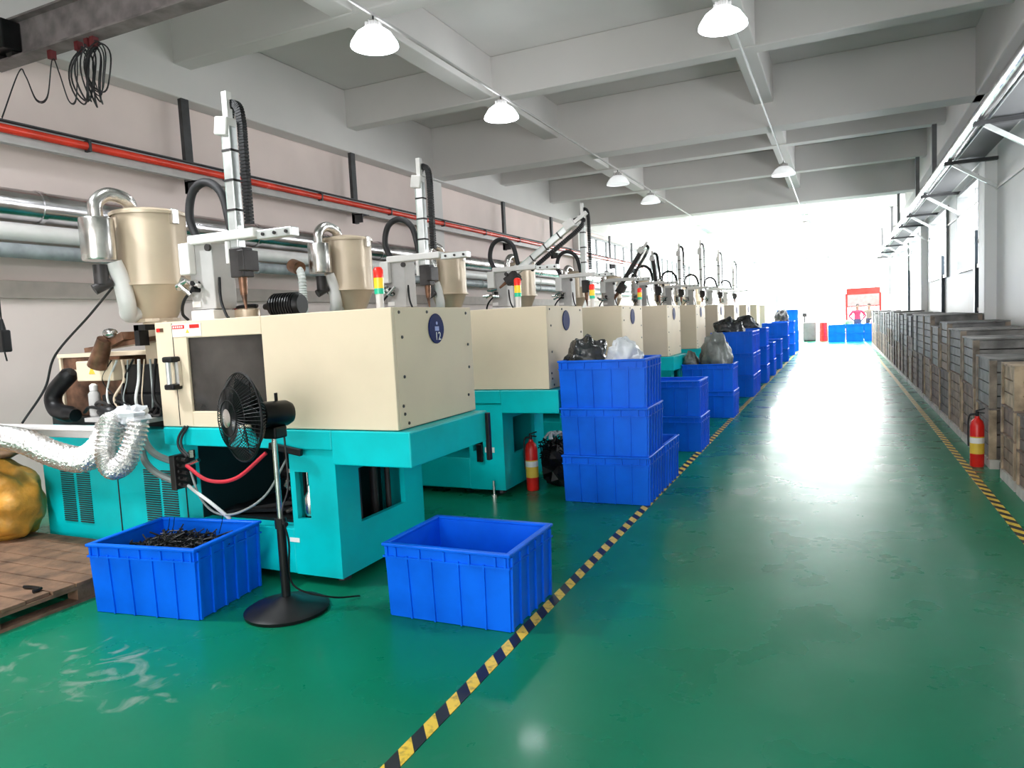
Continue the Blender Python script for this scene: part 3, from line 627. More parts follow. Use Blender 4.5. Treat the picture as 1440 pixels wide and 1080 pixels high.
STK = [(-1.89, 6.24, 3, 'stack topped by a black bag and a white bag'), (-1.89, 6.9, 1, None), (-1.89, 8.82, 2, 'two-high stack with an empty top bin'),
       (-1.89, 11.75, 2, 'two-high stack under the big grey bag'), (-1.9, 14.7, 3, 'first three-high stack past the grey bag'), (-1.9, 15.45, 3, 'second three-high stack past the grey bag'),
       (-1.9, 17.6, 3, 'third three-high stack past the grey bag'), (-1.9, 19.6, 2, 'low two-high stack between taller stacks'), (-1.9, 21.9, 2, 'second low two-high stack along the tape'),
       (-1.9, 25.0, 3, 'fourth three-high stack past the grey bag'), (-1.9, 28.6, 3, 'fifth three-high stack past the grey bag'), (-1.9, 31.5, 4, 'four-high stack at the far end of the row'),
       (-2.9, 10.22, 2, 'two-high stack set back between the machines')]
for x, y, n, d in STK:
    for k in range(n):
        lay = {1: ['single'], 2: ['bottom', 'top'], 3: ['bottom', 'middle', 'top'], 4: ['bottom', 'second', 'third', 'top']}[n][k]
        lab = 'single blue bin holding white scrap, right behind the stack topped by bags' if d is None else 'blue plastic bin, %s of the %s' % (lay, d)
        sbin(x+(0 if k == 0 else rnd.uniform(-.012, .012)), y+(0 if k == 0 else rnd.uniform(-.008, .008)), .003+k*(BH-.004 if k else 0)+(0 if not k else .006), lab, rnd.uniform(-.012, .012), 'stacked blue bins along the aisle')
def bag(x, y, z, r, m, label, seed, amp=.16, cat='bag'):
    o = MB().blob((0, 0, 0), r, 40, 24, amp, 2.6, seed, flat=-r[2]*.55).build('scrap_bag', m, smooth=True, sharp=0); o.location = (x, y, z+r[2]*.55); return tag(o, label, cat)
TOP3, TOP2 = 3*(BH)+.0, 2*BH
bag(-2.1, 6.22, TOP3-.17, (.2, .22, .24), M_BAGB, 'black glossy plastic bag in the top bin beside a white bag', 1)
bag(-1.76, 6.24, TOP3-.17, (.16, .2, .22), M_BAGW, 'white plastic bag in the top bin beside a black bag', 2)
bag(-1.9, 6.9, .03, (.3, .22, .36), M_BAGW, 'white scrap bag inside the single low bin', 5)
bag(-1.8, 11.75, TOP2-.2, (.24, .26, .42), M_BAGG, 'big grey plastic bag bulging out of a two-high bin stack', 3)
bag(-2.19, 11.72, TOP2-.12, (.11, .22, .2), M_BAGG, 'small crumpled grey bag beside the big grey bag', 4)
bag(-2.0, 14.7, TOP3-.2, (.3, .24, .3), M_BAGB, 'black bag in the first three-high stack past the grey bag', 6)
bag(-2.0, 17.6, TOP3-.2, (.3, .22, .3), M_BAGB, 'black bag in the third three-high stack past the grey bag', 7)
bag(-1.95, 28.6, TOP3-.2, (.26, .24, .4), M_BAGB, 'dark bag heaped on the fifth three-high stack', 8)
# sprue scrap in the second bin
def sprues():
    b = MB(); r2 = random.Random(3)
    b.blob((0, 0, .2), (.33, .25, .14), 20, 10, .25, 4, 5)
    for k in range(420):
        a = r2.uniform(0, 2*PI); q = math.sqrt(r2.random()); x, y = .34*q*math.cos(a), .25*q*math.sin(a); z = .31+.09*(1-q)+r2.uniform(-.03, .03)
        d = Vector((r2.uniform(-1, 1), r2.uniform(-1, 1), r2.uniform(-.35, .5))).normalized()*r2.uniform(.03, .075); p = Vector((x, y, z))
        b.tube([p-d, p+Vector((0, 0, .008)), p+d], r2.uniform(.0028, .006), 4)
    for x, y in ((-.18, .1), (-.16, .12), (.15, .2)): b.tube([(x, y, .36), (x+.02, y+.01, .43), (x+.04, y, .48)], .003, 4)
    o = b.build('sprue_scrap', M_BLACK); o.location = (-3.79, 3.08, .003); o.rotation_euler.z = math.radians(7.5)
    tag(o, 'tangled black plastic sprues heaped in the blue bin', 'scrap', kind='stuff')
sprues()

# ------------------------------------------------------------------ pedestal fan
def fan():
    R = thing('pedestal_fan', 'black pedestal fan standing beside the badge 12 machine', 'fan', (-2.98, 3.13, 0))
    MB().lathe([(0, 0), (.24, 0), (.245, .02), (.22, .035), (.09, .06), (.04, .09), (0, .09)], n=36).build('base', M_BLACK, R, smooth=True)
    p = MB(); p.cyl((0, 0, .05), (0, 0, .52), .026, n=14); p.build('pole', M_BLACK, R, smooth=True)
    p = MB(); p.cyl((0, 0, .5), (0, 0, 1.1), .016, n=12); p.build('inner_pole', M_STEEL, R, smooth=True)
    p = MB(); p.cyl((0, 0, .5), (0, 0, .56), .034, n=14); p.cyl((0, 0, .53), (.06, -.02, .53), .014, n=8); p.build('height_clamp', M_BLACK, R)
    ax = Vector((-.34, -.93, .03)).normalized(); mc = Vector((.0, .02, 1.17))
    MB().lathe([(0, -.1), (.06, -.1), (.075, -.07), (.075, .08), (.05, .1), (0, .1)], mc, 20, axis=ax).build('motor_housing', M_BLACK, R, smooth=True)
    mm = MB(); mm.bar(mc+Vector((-.02, -.073, 0))+ax*.03-Vector((.0, .0, .03)), mc+Vector((-.02, -.073, 0))+ax*.03+Vector((0, 0, .03)), .05, .012, up=(0, 1, 0)); mm.build('rating_plate', M_GREY, R)
    MB().box(-.05, .05, -.04, .06, 1.03, 1.1).build('tilt_bracket', M_BLACK, R, bevel=.01)
    MB().cyl(mc+Vector((.0, .02, .07)), mc+Vector((0, .02, .12)), .01, n=8).build('oscillation_knob', M_BLACK, R)
    hc = mc+ax*.2; RF = .25
    a = ax.orthogonal().normalized(); b = ax.cross(a)
    def circ(r, d, th): 
        m = MB(); m.tube([hc+ax*d+(a*math.cos(t*2*PI/40)+b*math.sin(t*2*PI/40))*r for t in range(41)], th, 6); return m
    circ(RF, 0, .007).build('guard_ring', M_BLACK, R, smooth=True)
    for r, d in ((.17, .06), (.1, .075), (.17, -.055)): circ(r, d, .003).build('guard_ring', M_BLACK, R, smooth=True)
    w = MB()
    for k in range(64):
        t = 2*PI*k/64; e = a*math.cos(t)+b*math.sin(t)
        for s in (1, -1): w.tube([hc+e*.045+ax*s*.08, hc+e*.17+ax*s*.062, hc+e*RF], .0026, 4)
    w.build('guard_wires', M_BLACK, R)
    MB().lathe([(0, .075), (.05, .075), (.052, .085), (.03, .092), (0, .092)], hc, 20, axis=ax).build('front_boss', M_STEEL, R, smooth=True)
    MB().lathe([(0, -.05), (.045, -.05), (.045, .04), (0, .05)], hc, 18, axis=ax).build('hub', M_BLACK, R, smooth=True)
    for k in range(5):
        bl = MB(); vs = []; n = 6
        for j in range(n+1):
            rr = .035+.185*j/n; wd = (.045+.075*math.sin(PI*min(1, j/n*.8+.12)))
            for s in (-1, 1):
                t = 2*PI*k/5+s*wd/rr*.5; e = a*math.cos(t)+b*math.sin(t); vs += [hc+e*rr+ax*(s*.022+.003), hc+e*rr+ax*(s*.022-.003)]
        fs = []
        for j in range(n): q = j*4; fs += [(q, q+2, q+6, q+4), (q+1, q+5, q+7, q+3), (q, q+4, q+5, q+1), (q+2, q+3, q+7, q+6)]
        bl._add(vs, fs+[(0, 1, 3, 2), (n*4, n*4+2, n*4+3, n*4+1)]).build('blade', M_BLACK, R)
    MB().tube(spline([(.03, .05, 1.05), (.05, .03, .75), (.035, -.02, .6), (.05, .0, .42), (.03, .03, .15), (.2, .15, .05), (.3, .3, .012)]), .006, 6).build('power_cord', M_BLACK, R)
fan()

# ------------------------------------------------------------------ flexible foil duct, pallet, sacks
def foil():
    D = [(-7.0, 1.05), (-6.22, .98), (-5.76, .97), (-5.42, .94), (-5.11, .86), (-4.81, .83), (-4.6, .92), (-4.5, 1.03)]
    E = [(-4.47, 1.1), (-4.45, 1.02), (-4.44, .88), (-4.37, .80), (-4.27, .84), (-4.22, .95), (-4.2, 1.1)]
    pts = spline([(x, 3.2, z) for x, z in D]+[(x, 3.2-.09*math.sin(PI*k/6), z) for k, (x, z) in enumerate(E)], 22)
    rs = [(.085+.010*math.sin(k*1.57)) for k in range(len(pts))]
    n = len(pts); k0 = int(n*.55)
    rs = [r*(1 if k < k0 else .78) for k, r in enumerate(rs)]
    o = MB().tube(pts, rs, 18).build('foil_duct', M_FOIL, smooth=False); tag(o, 'crinkled silver aluminium flexible duct drooping along the machine side', 'duct')
    o = MB().blob((0, 0, 0), (.14, .1, .07), 18, 10, .3, 4, 9).build('plastic_wrap', M_BAGW, smooth=True); o.location = (-4.4, 3.3, 1.13)
    tag(o, 'crumpled clear plastic wrap where the foil duct bends', 'plastic wrap')
foil()
def pallet_big():
    R = thing('pallet', 'worn wooden pallet carrying the yellow sack', 'pallet', (-5.5, 2.86, 0))
    x0, x1, y0, y1 = -1.1, 1.12, -.66, .66
    for k in range(9):
        ya = y0+(y1-y0)*k/9; MB().box(x0, x1+rnd.uniform(-.015, .01), ya+.004, ya+(y1-y0)/9-.004, .112, .135).build('plank', M_WOOD, R, bevel=.003)
    for xx in (-1.05, -.1, 1.02):
        for yy in (-.64, -.06, .52): MB().box(xx, xx+.1, yy, yy+.12, .022, .09).build('block', M_WOOD, R)
        MB().box(xx, xx+.1, y0, y1, .09, .111).build('stringer', M_WOOD, R); MB().box(xx, xx+.1, y0, y1, 0, .02).build('skid', M_WOOD, R)
pallet_big()
def sack(x, y, z, r, m, label, seed, name='material_sack'):
    o = MB().blob((0, 0, 0), r, 48, 30, .085, 2.6, seed, flat=-r[2]*.8).build(name, m, smooth=True, sharp=0); o.location = (x, y, z+r[2]*.8); return tag(o, label, 'sack')
sack(-6.12, 3.36, .137, (.4, .26, .34), M_SACK, 'bulging yellow woven sack lying on the wooden pallet', 2)
sack(-6.4, 3.42, .72, (.4, .24, .12), M_BROWN, 'flattened brown paper sack laid on top of the yellow sack', 4)
sack(-6.3, 2.6, .137, (.25, .28, .3), M_BROWN, 'dark brown sack beside the yellow sack', 6)
R = thing('oil_bottle', 'small blue bottle standing on the wooden pallet', 'bottle', (-4.78, 2.36, .137))
MB().lathe([(0, 0), (.05, 0), (.055, .01), (.055, .075), (.022, .1), (.02, .115), (0, .115)], n=18).build('bottle_body', M_NAVY, R, smooth=True)
MB().lathe([(.024, .112), (.024, .14), (0, .14)], n=14).build('bottle_cap', M_LABEL, R, smooth=True)
o = MB().tube([(-.09, 0, .012), (-.02, .01, .012), (.055, .012, .012), (.065, -.01, .012), (.06, -.04, .012)], .011, 6).build('hook_tool', M_BLACK); o.location = (-4.52, 2.62, .137); tag(o, 'bent black hook lying on the wooden pallet', 'tool')
R = thing('spray_bottle', 'grey white spray can standing on the machine bed', 'spray can', (-5.22, 3.62, 1.078))
MB().lathe([(0, 0), (.04, 0), (.042, .01), (.042, .17), (.02, .2), (0, .2)], n=18).build('can_body', M_GREY, R, smooth=True)
MB().lathe([(.028, .195), (.03, .235), (.012, .25), (0, .25)], n=14).build('can_cap', M_LABEL, R, smooth=True)

# ------------------------------------------------------------------ fire extinguishers and floor clutter by the second machine
def extinguisher(x, y, label, s=1.0):
    R = thing('fire_extinguisher', label, 'extinguisher', (x, y, 0)); R.scale = (.72*s, .72*s, s)
    MB().lathe([(0, 0), (.078, 0), (.085, .015), (.085, .4), (.07, .45), (.03, .48), (.028, .5), (0, .5)], n=24).build('cylinder', M_RED, R, smooth=True)
    MB().lathe([(.0858, .13), (.0862, .13), (.0862, .3), (.0858, .3)], n=24).build('label_band', M_YELLOW, R)
    MB().lathe([(.0864, .235), (.0868, .235), (.0868, .29), (.0864, .29)], n=24).build('label_top', M_LABEL, R)
    v = MB(); v.cyl((0, 0, .5), (0, 0, .545), .02, n=12); v.bar((-.02, 0, .55), (.09, 0, .575), .022, .012); v.bar((-.02, 0, .535), (.085, 0, .53), .022, .01); v.build('valve_handle', M_BLACK, R)
    MB().tube(spline([(-.02, 0, .52), (-.09, 0, .5), (-.105, 0, .38), (-.1, 0, .2)]), .011, 8).build('discharge_hose', M_RUBBER, R, smooth=True)
extinguisher(-2.74, 6.3, 'red fire extinguisher under the guard of the second machine', 1.0)
extinguisher(1.225, 8.2, 'red fire extinguisher with yellow label in front of the wooden crates')
def scrap_pile():
    b = MB(); r2 = random.Random(9)
    b.blob((0, 0, .22), (.2, .22, .26), 18, 12, .3, 4, 2, flat=-.22)
    for k in range(120):
        p = Vector((r2.uniform(-.17, .17), r2.uniform(-.2, .2), r2.uniform(.3, .47))); d = Vector((r2.uniform(-1, 1), r2.uniform(-1, 1), r2.uniform(-1, 1))).normalized()*.06
        b.tube([p-d, p+d], .006, 4)
    o = b.build('scrap_heap', M_BLACK); o.location = (-2.55, 6.62, 0); tag(o, 'dark heap of plastic scrap under the second machine', 'scrap', kind='stuff')
    c = MB()
    for k in range(14): a = r2.uniform(0, 6); c.tube(spline([(0, 0, .02), (.06*math.cos(a), .06*math.sin(a), .05), (.11*math.cos(a+.4), .11*math.sin(a+.4), .0)], 4), .009, 6)
    o = c.build('white_rag', M_BAGW, smooth=True); o.location = (-2.56, 6.5, .49); tag(o, 'white tangled rag on the dark scrap heap', 'rag')
scrap_pile()

# ------------------------------------------------------------------ services along the left wall
def rail():
    X, Z = -7.55, 3.8
    R = thing('conductor_rail', 'red conductor rail in a grey channel hung along the left wall', 'rail', (X, 0, Z))
    y0, y1 = -3.8, 30.5
    MB().box(-.03, .0, y0, y1, -.12, .085).build('channel_back', M_GREY, R)
    MB().box(-.03, .06, y0, y1, .085, .1).build('channel_top', M_HANG, R)
    MB().box(-.03, .05, y0, y1, -.125, -.1).build('channel_lip', M_GREY, R)
    MB().cyl((.035, y0, .015), (.035, y1, .015), .045, n=12).build('red_cover', M_REDRAIL, R, smooth=True)
    for k in range(17):
        y = -2.4+k*1.95; MB().box(-.005, .085, y, y+.03, -.045, .075).build('clip', M_HANG, R)
    for y in (0.5, 6.62, 10.0, 16.2, 19.3, 25.3, 28.4):
        yj = min(JOIST, key=lambda q: abs(q+.14-y))+.14
        h = MB(); h.box(-.12, -.06, yj-.07, yj+.05, -.28, ZJ-Z if True else 0); h.box(-.12, .1, yj-.07, yj-.055, -.28, -.13); h.box(-.12, .1, yj-.07, yj+.14, -.145, -.13)
        h.build('hanger', M_HANG, R)
rail()
def pipe_run(name, x, z, r, m, label, cat, y0=-3.9, y1=31.0, coup=None, sup=True):
    R = thing(name, label, cat, (x, 0, z))
    MB().cyl((0, y0, 0), (0, y1, 0), r, n=20).build('pipe', m, R, smooth=True)
    if coup:
        for k in range(int((y1-y0)/coup)):
            y = y0+1.2+k*coup; c = MB(); c.lathe([(r*.9, -.03), (r+.012, -.025), (r+.012, .025), (r*.9, .03)], (0, y, 0), 20, axis=(0, 1, 0)); c.build('coupling', m, R, smooth=True)
    if sup:
        for k in range(6):
            y = 1.6+k*5.2; MB().box(XL-x+.004, .0, y, y+.04, -r-.012, -r+.002).build('wall_bracket', M_HANG, R)
    return R
pipe_run('air_duct', -7.52, 3.07, .16, M_DUCT, 'big shiny galvanised round duct along the left wall', 'duct', coup=1.5)
pipe_run('water_pipe', -7.5, 2.8, .09, M_WHITE, 'white insulated pipe just below the big shiny duct', 'pipe', coup=3.0)
pipe_run('water_pipe', -7.5, 2.61, .075, mat('blue_grey_pipe', (.35, .38, .4), .5, var=.15), 'blue grey pipe under the white insulated pipe', 'pipe', coup=3.5)
# steel girder with trolley and festoon cables, top left
def girder():
    Y, Z = 4.72, 4.5
    R = thing('steel_girder', 'dark steel girder crossing under the ceiling with cable loops', 'girder', (-3, Y, Z))
    MS = mat('girder_paint', (.2, .17, .17), .5, var=.2)
    x0, x1 = XL+3+.01, XR+3-.21
    MB().box(x0, x1, -.09, .09, 0, .02).build('bottom_flange', MS, R); MB().box(x0, x1, -.012, .012, .02, .36).build('web', MS, R); MB().box(x0, x1, -.09, .09, .36, .38).build('top_flange', MS, R)
    t = MB(); t.box(-4.75, -4.35, -.2, -.02, .06, .34); t = t.build('trolley', M_BLACK, R, bevel=.01)
    for k in range(2): MB().cyl((-4.65+.2*k, -.09, .06), (-4.65+.2*k, -.02, .06), .05, n=14).build('wheel', M_DARK, t)
    MB().box(-4.72, -4.6, -.21, -.2, .2, .26).build('trolley_label', M_LABEL, t)
    MB().bar((-4.5, -.15, .08), (-4.75, -.15, -.02), .03, .03).build('trolley_lever', mat('ochre_lever', (.35, .17, .04), .5), t)
    C = thing('festoon_cable', 'black cable loops hanging in a bundle from the steel girder', 'cable', (-6.52, Y, Z))
    r2 = random.Random(5)
    def loop(cx, w, h, y, th=.006):
        pts = [(cx+w*math.sin(2*PI*k/28)*(1-.25*math.cos(2*PI*k/28))*.5, y+.03*math.sin(k*.5), -.06-h*.5*(1-math.cos(2*PI*k/28))) for k in range(29)]
        MB().tube(pts, th, 6, caps=False).build('cable_loop', M_RUBBER, C, smooth=True)
    for cx, w, h in ((-.05, .26, .5), (-.02, .3, .47), (.1, .1, .55), (.12, .08, .52), (.13, .16, .5), (.16, .06, .53), (.2, .24, .47), (.25, .32, .44), (.27, .28, .46), (.04, .16, .5)):
        loop(cx, w, h, r2.uniform(-.05, .05), r2.uniform(.005, .009))
    for dz in (0, .012):
        MB().tube(spline([(-1.3, 0, -.5+dz), (-.95, 0, -.1), (-.85, 0, -.16), (-.72, 0, -.42+dz), (-.55, 0, -.42+dz), (-.42, 0, -.08), (-.34, 0, -.22), (-.24, 0, -.5), (-.14, 0, -.53+dz), (-.08, 0, -.3), (-.04, 0, -.04)]), .006, 6).build('cable_wave', M_RUBBER, C, smooth=True)
    for cx in (-.42, -.02, .12, .2): MB().box(cx-.025, cx+.025, -.03, .03, -.08, 0).build('cable_tie', mat('maroon_tie', (.12, .012, .015), .5), C)
girder()
R = thing('hanging_torch', 'black pendant control hanging on a cable by the left wall', 'pendant', (-6.86, 3.95, 1.6))
MB().box(-.06, .06, -.04, .04, 0, .2).build('pendant_body', M_BLACK, R, bevel=.015); MB().cyl((0, 0, .2), (0, .0, .3), .03, .012, 10).build('pendant_neck', M_BLACK, R)
MB().tube(spline([(0, 0, .28), (.005, 0, 1.6), (0, 0, 3.4)]), .008, 6).build('pendant_cable', M_BLACK, R); MB().cyl((0, 0, 0), (.02, 0, -.08), .008, n=6).build('pendant_tail', M_BLACK, R)

# ------------------------------------------------------------------ ceiling lamps with conduits
def lamp(x, y, on, label, z=4.42, power=75):
    R = thing('high_bay_lamp', label, 'lamp', (x, y, z), 0, 'high bay lamps')
    ms = M_SHADE if on else M_OFFGLOW
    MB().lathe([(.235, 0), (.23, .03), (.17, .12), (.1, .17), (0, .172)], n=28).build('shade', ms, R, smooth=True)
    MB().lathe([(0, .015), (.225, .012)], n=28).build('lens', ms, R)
    MB().lathe([(.06, .17), (.06, .23), (.03, .25), (0, .25)], n=16).build('driver_housing', M_GREY, R, smooth=True)
    for k in range(8):
        a = 2*PI*k/8; MB().bar((.07*math.cos(a), .07*math.sin(a), .18), (.07*math.cos(a), .07*math.sin(a), .23), .01, .03, up=(math.cos(a), math.sin(a), 0)).build('fin', M_GREY, R)
    MB().cyl((0, 0, .24), (0, 0, 4.712-z), .008, n=8).build('rod', M_HANG, R)
    if on:
        l = bpy.data.lights.new('lamp_light', 'AREA'); l.shape = 'DISK'; l.size = .36; l.energy = power; l.color = (.93, .97, 1.0); l.spread = math.radians(170)
        o = bpy.data.objects.new('lamp_light', l); COL.objects.link(o); o.parent = R; o.location = (0, 0, -.012)
LAMPS = [(-4.13, 6.11, True, 'glowing bell-shaped lamp over the machines, before the first ceiling joist crossing the row'),
         (-4.13, 9.03, True, 'glowing bell-shaped lamp over the machines, just before the deep ceiling beam'),
         (-4.13, 3.2, True, 'glowing bell-shaped lamp over the machines beside the steel girder'),
         (-4.13, .3, True, 'glowing bell-shaped lamp over the machine side near the added entrance'),
         (-5.6, 2.0, True, 'glowing bell-shaped lamp close to the left wall beside the steel girder'),
         (-1.0, 7.5, True, 'glowing bell-shaped lamp over the aisle'),
         (-4.13, 14.67, False, 'unlit white bell-shaped lamp over the machines, just past the deep ceiling beam'),
         (-4.13, 17.5, False, 'unlit white bell-shaped lamp over the machines, between the two joists past the deep beam'),
         (-1.0, 16.0, False, 'unlit white bell-shaped lamp over the aisle, past the deep ceiling beam'),
         (-1.0, 26.5, False, 'unlit white bell-shaped lamp over the aisle, past the second deep ceiling beam')]
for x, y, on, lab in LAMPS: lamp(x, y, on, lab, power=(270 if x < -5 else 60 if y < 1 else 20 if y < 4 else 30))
for x, lab in ((-4.13, 'thin white lamp conduit over the machines'), (-1.0, 'thin white lamp conduit over the aisle'), (-5.6, 'short white lamp conduit close to the left wall')):
    o = MB().box(-.013, .013, YB+.1, 32 if x > -5 else 3.58, .004, .03).build('lamp_conduit', M_GREY); o.location = (x, 0, 4.71); tag(o, lab, 'conduit')

# ------------------------------------------------------------------ right wall services
def tray():
    X, Z = 1.78, 3.86
    R = thing('cable_tray', 'long galvanised pipe and tray bracketed along the right wall', 'cable tray', (X, 0, Z))
    y0, y1 = 3.0, 36
    MB().cyl((-.2, y0, .0), (-.2, y1, .0), .08, n=16).build('pipe', M_DUCT, R, smooth=True)
    MB().box(-.1, .26, y0, y1, -.06, -.03).build('tray_floor', mat('tray_dark', (.1, .1, .105), .5), R)
    MB().box(-.112, -.1, y0, y1, -.06, .02).build('tray_side', M_ALU, R); MB().box(.26, .275, y0, y1, -.06, .02).build('tray_side', M_ALU, R)
    MB().cyl((.15, y0, .02), (.15, y1, .02), .04, n=12).build('small_pipe', M_WHITE, R, smooth=True)
    MB().box(XR-X-.026, XR-X-.004, y0, y1, -.56, -.525).build('lower_rail', M_WHITE, R)
    for y in (16.53, 19.83, 25.73, 28.83, 35.0):
        MB().box(-.08, -.0, y-.05, y+.05, -.03, ZJ-Z).build('hanger', mat('grey_angle_iron', (.16, .16, .165), .5), R)
    for y in (7.2, 10.38, 13.0, 16.53, 19.83, 22.3, 25.73, 28.83, 32.0, 35.0):
        b = MB(); b.box(-.28, XR-X-.005, y-.04, y+.04, -.13, -.08); b = b.build('bracket_arm', M_HANG, R)
        c = MB(); c.bar((-.16, y, -.13), (XR-X-.02, y, -.52), .05, .05, up=(0, 1, 0)); c.build('bracket_brace', M_ALU, R)
tray()
for y, r, lab in ((13.75, .05, 'grey vertical pipe clamped to the right wall by the first windows'), (22.85, .04, 'second grey vertical pipe on the right wall')):
    R = thing('down_pipe', lab, 'pipe', (2.12, y, 0))
    MB().cyl((0, 0, 0), (0, 0, 3.85), r, n=12).build('pipe', M_ALU, R, smooth=True)
    for z in (1.5, 2.6): MB().lathe([(r, -.03), (r+.02, -.03), (r+.02, .03), (r, .03)], (0, 0, z), 12).build('clamp', M_GREY, R)
for y, z0, z1, lab in ((14.62, 1.45, 2.84, 'thin dark cable trunk beside the vertical pipe'), (19.0, 1.3, 2.7, 'blue black upright locker post against the right wall'), (27.7, 1.4, 2.8, 'dark upright post farther along the right wall')):
    o = MB().box(-.06, 0, -.09, .09, 0, z1).build('wall_trunk', mat('blue_black_trunk', (.03, .045, .06), .5)); o.location = (2.19, y, 0); tag(o, lab, 'trunking')

# ------------------------------------------------------------------ crates along the right wall
def crate_meshes(w, d, h):
    t = .022; parts = []
    posts = [MB().box(-w/2+ (0 if sx < 0 else w-.06), -w/2+(.06 if sx < 0 else w), -d/2+(0 if sy < 0 else d-.05), -d/2+(.05 if sy < 0 else d), 0, h) for sx in (-1, 1) for sy in (-1, 1)]
    n = max(2, int(round(h/.11))); ph = h/n
    pl = []
    for k in range(n):
        z0, z1 = k*ph+.006, (k+1)*ph-.006
        pl.append(MB().box(-w/2+.06, w/2-.06, -d/2+.012, -d/2+.012+t, z0, z1)); pl.append(MB().box(-w/2+.014, -w/2+.014+t, -d/2+.05, d/2-.05, z0, z1))
        pl.append(MB().box(w/2-.014-t, w/2-.014, -d/2+.05, d/2-.05, z0, z1)); pl.append(MB().box(-w/2+.06, w/2-.06, d/2-.012-t, d/2-.012, z0, z1))
    lid = []; m = 5
    for k in range(m): y0 = -d/2+d*k/m; lid.append(MB().box(-w/2, w/2, y0+.003, y0+d/m-.003, h, h+.018))
    return posts, pl, lid
CRC = {}
def crate(x, y, z, w, d, h, m, label, detail=True, grey=False):
    key = (w, d, h, m.name, detail)
    if key not in CRC:
        posts, pl, lid = crate_meshes(w, d, h)
        if detail: CRC[key] = [('post', p.mesh('post', WOODS[3] if m in WOODS else WOODS[4])) for p in posts]+[('plank', p.mesh('plank', m)) for p in pl]+[('lid_board', p.mesh('lid_board', m)) for p in lid]
        else:
            one = MB()
            for p in posts+pl+lid: one._add(p.v, p.f)
            CRC[key] = [('crate', one.mesh('wooden_crate', m))]
    if detail:
        R = thing('wooden_crate', label, 'crate', (x, y, z), rnd.uniform(-.02, .02), 'crates along the right wall')
        for n, me in CRC[key]: o = bpy.data.objects.new(n, me); COL.objects.link(o); o.parent = R
    else:
        o = bpy.data.objects.new('wooden_crate', CRC[key][0][1]); COL.objects.link(o); o.location = (x, y, z); o.rotation_euler.z = rnd.uniform(-.02, .02)
        tag(o, label, 'crate', 'crates along the right wall')
def skid(x, y, w, d, label):
    R = thing('low_pallet', label, 'pallet', (x, y, 0), 0, 'low pallets under the crates')
    mw = mat('pale_pallet_wood', (.55, .5, .45), .7, var=.15)
    for k in range(3): xx = -w/2+k*(w-.08)/2; MB().box(xx, xx+.08, -d/2, d/2, 0, .07).build('runner', mw, R)
    for k in range(5): yy = -d/2+k*(d-.1)/4; MB().box(-w/2, w/2, yy, yy+.1, .07, .09).build('slat', mw, R)
ST = []
y = 6.55; i = 0
spec = [(.52, [.30, .30]), (.62, [.34, .26, .38]), (0.3, None), (.85, [.5, .48]), (.95, [.62, .52]), (1.0, [.66, .55]), (.95, [.62, .36, .3]), (1.05, [.6, .6])]
idx = 0; sk = 0
while y < 34:
    if i < len(spec): d, hs = spec[i]
    else: d = rnd.choice([.9, 1.0, 1.1]); hs = rnd.choice([[.6, .65], [.5, .4, .42], [.66, .7], [.45, .45, .5]])
    i += 1
    if hs is None: y += d; continue
    w = .7; xc = 1.66 if idx > 1 else 1.68
    place = ('stack right before the red extinguisher' if idx == 1 else 'low stack two before the red extinguisher' if idx == 0 else '%s stack past the red extinguisher' % ORD[idx-2])
    skid(xc, y+d/2, w, d-.04, 'pale low pallet under the crates of the %s' % place)
    z = .092
    for k, h in enumerate(hs):
        top = k == len(hs)-1
        m = (GREYS[rnd.randrange(3)] if (top and idx > 1) else WOODS[(idx+k*2) % 3 if not (top and idx == 1) else 3])
        lay = (['bottom', 'top'] if len(hs) == 2 else ['bottom', 'middle', 'top'])[k]
        crate(xc, y+d/2, z, w, d-.06, h-.022, m, 'weathered %s crate, %s of the %s' % ('grey' if (top and idx > 1) else 'brown wooden', lay, place), detail=(y < 14))
        z += h-.002
    idx += 1; y += d+rnd.uniform(.02, .08)

# ------------------------------------------------------------------ far end: counter of bins, board, cabinet, people
for k, (x, yy, n) in enumerate(((-.1, 39.3, 2), (.72, 39.3, 2), (1.52, 39.3, 2))):
    for j in range(n): sbin(x, yy, .003+j*(BH+.002), 'blue bin, %s of the far stack %s' % (['bottom', 'top'][j], ['next to the red drum', 'in front of the red shirted person', 'beside the crates at the end of the row'][k]), 0, 'blue bins at the end of the aisle')
bag(-.1, 39.3, .68, (.28, .24, .26), M_BAGW, 'white bag heaped on the far blue bins next to the red drum', 11)
bag(.42, 39.25, .66, (.2, .2, .26), mat('green_bag', (.12, .3, .14), .4, bump=.8, bscale=9), 'green bag on the far blue bins', 12)
bag(1.62, 39.3, .68, (.24, .22, .28), mat('pink_bag', (.6, .2, .25), .4, bump=.8, bscale=9), 'pink bag on the far blue bins beside the crates', 13)
R = thing('red_drum', 'red drum standing beside the far blue bins', 'drum', (-.72, 40.7, 0))
MB().lathe([(0, 0), (.2, 0), (.2, .3), (.215, .31), (.2, .32), (.2, .62), (.215, .63), (.2, .64), (.2, .95), (0, .95)], n=22).build('drum_body', M_RED, R, smooth=True); MB().lathe([(.215, .94), (.215, .97), (.19, .975), (0, .96)], n=22).build('drum_lid', M_RED, R, smooth=True)
R = thing('control_cabinet', 'pale grey floor cabinet standing at the end of the aisle', 'cabinet', (-1.42, 41.3, 0))
MB().box(-.32, .32, -.25, .25, .06, 1.0).build('cabinet_body', mat('cabinet_grey', (.16, .155, .15), .5), R, bevel=.015); MB().box(-.3, .3, -.23, .23, 0, .06).build('plinth', M_DARK, R)
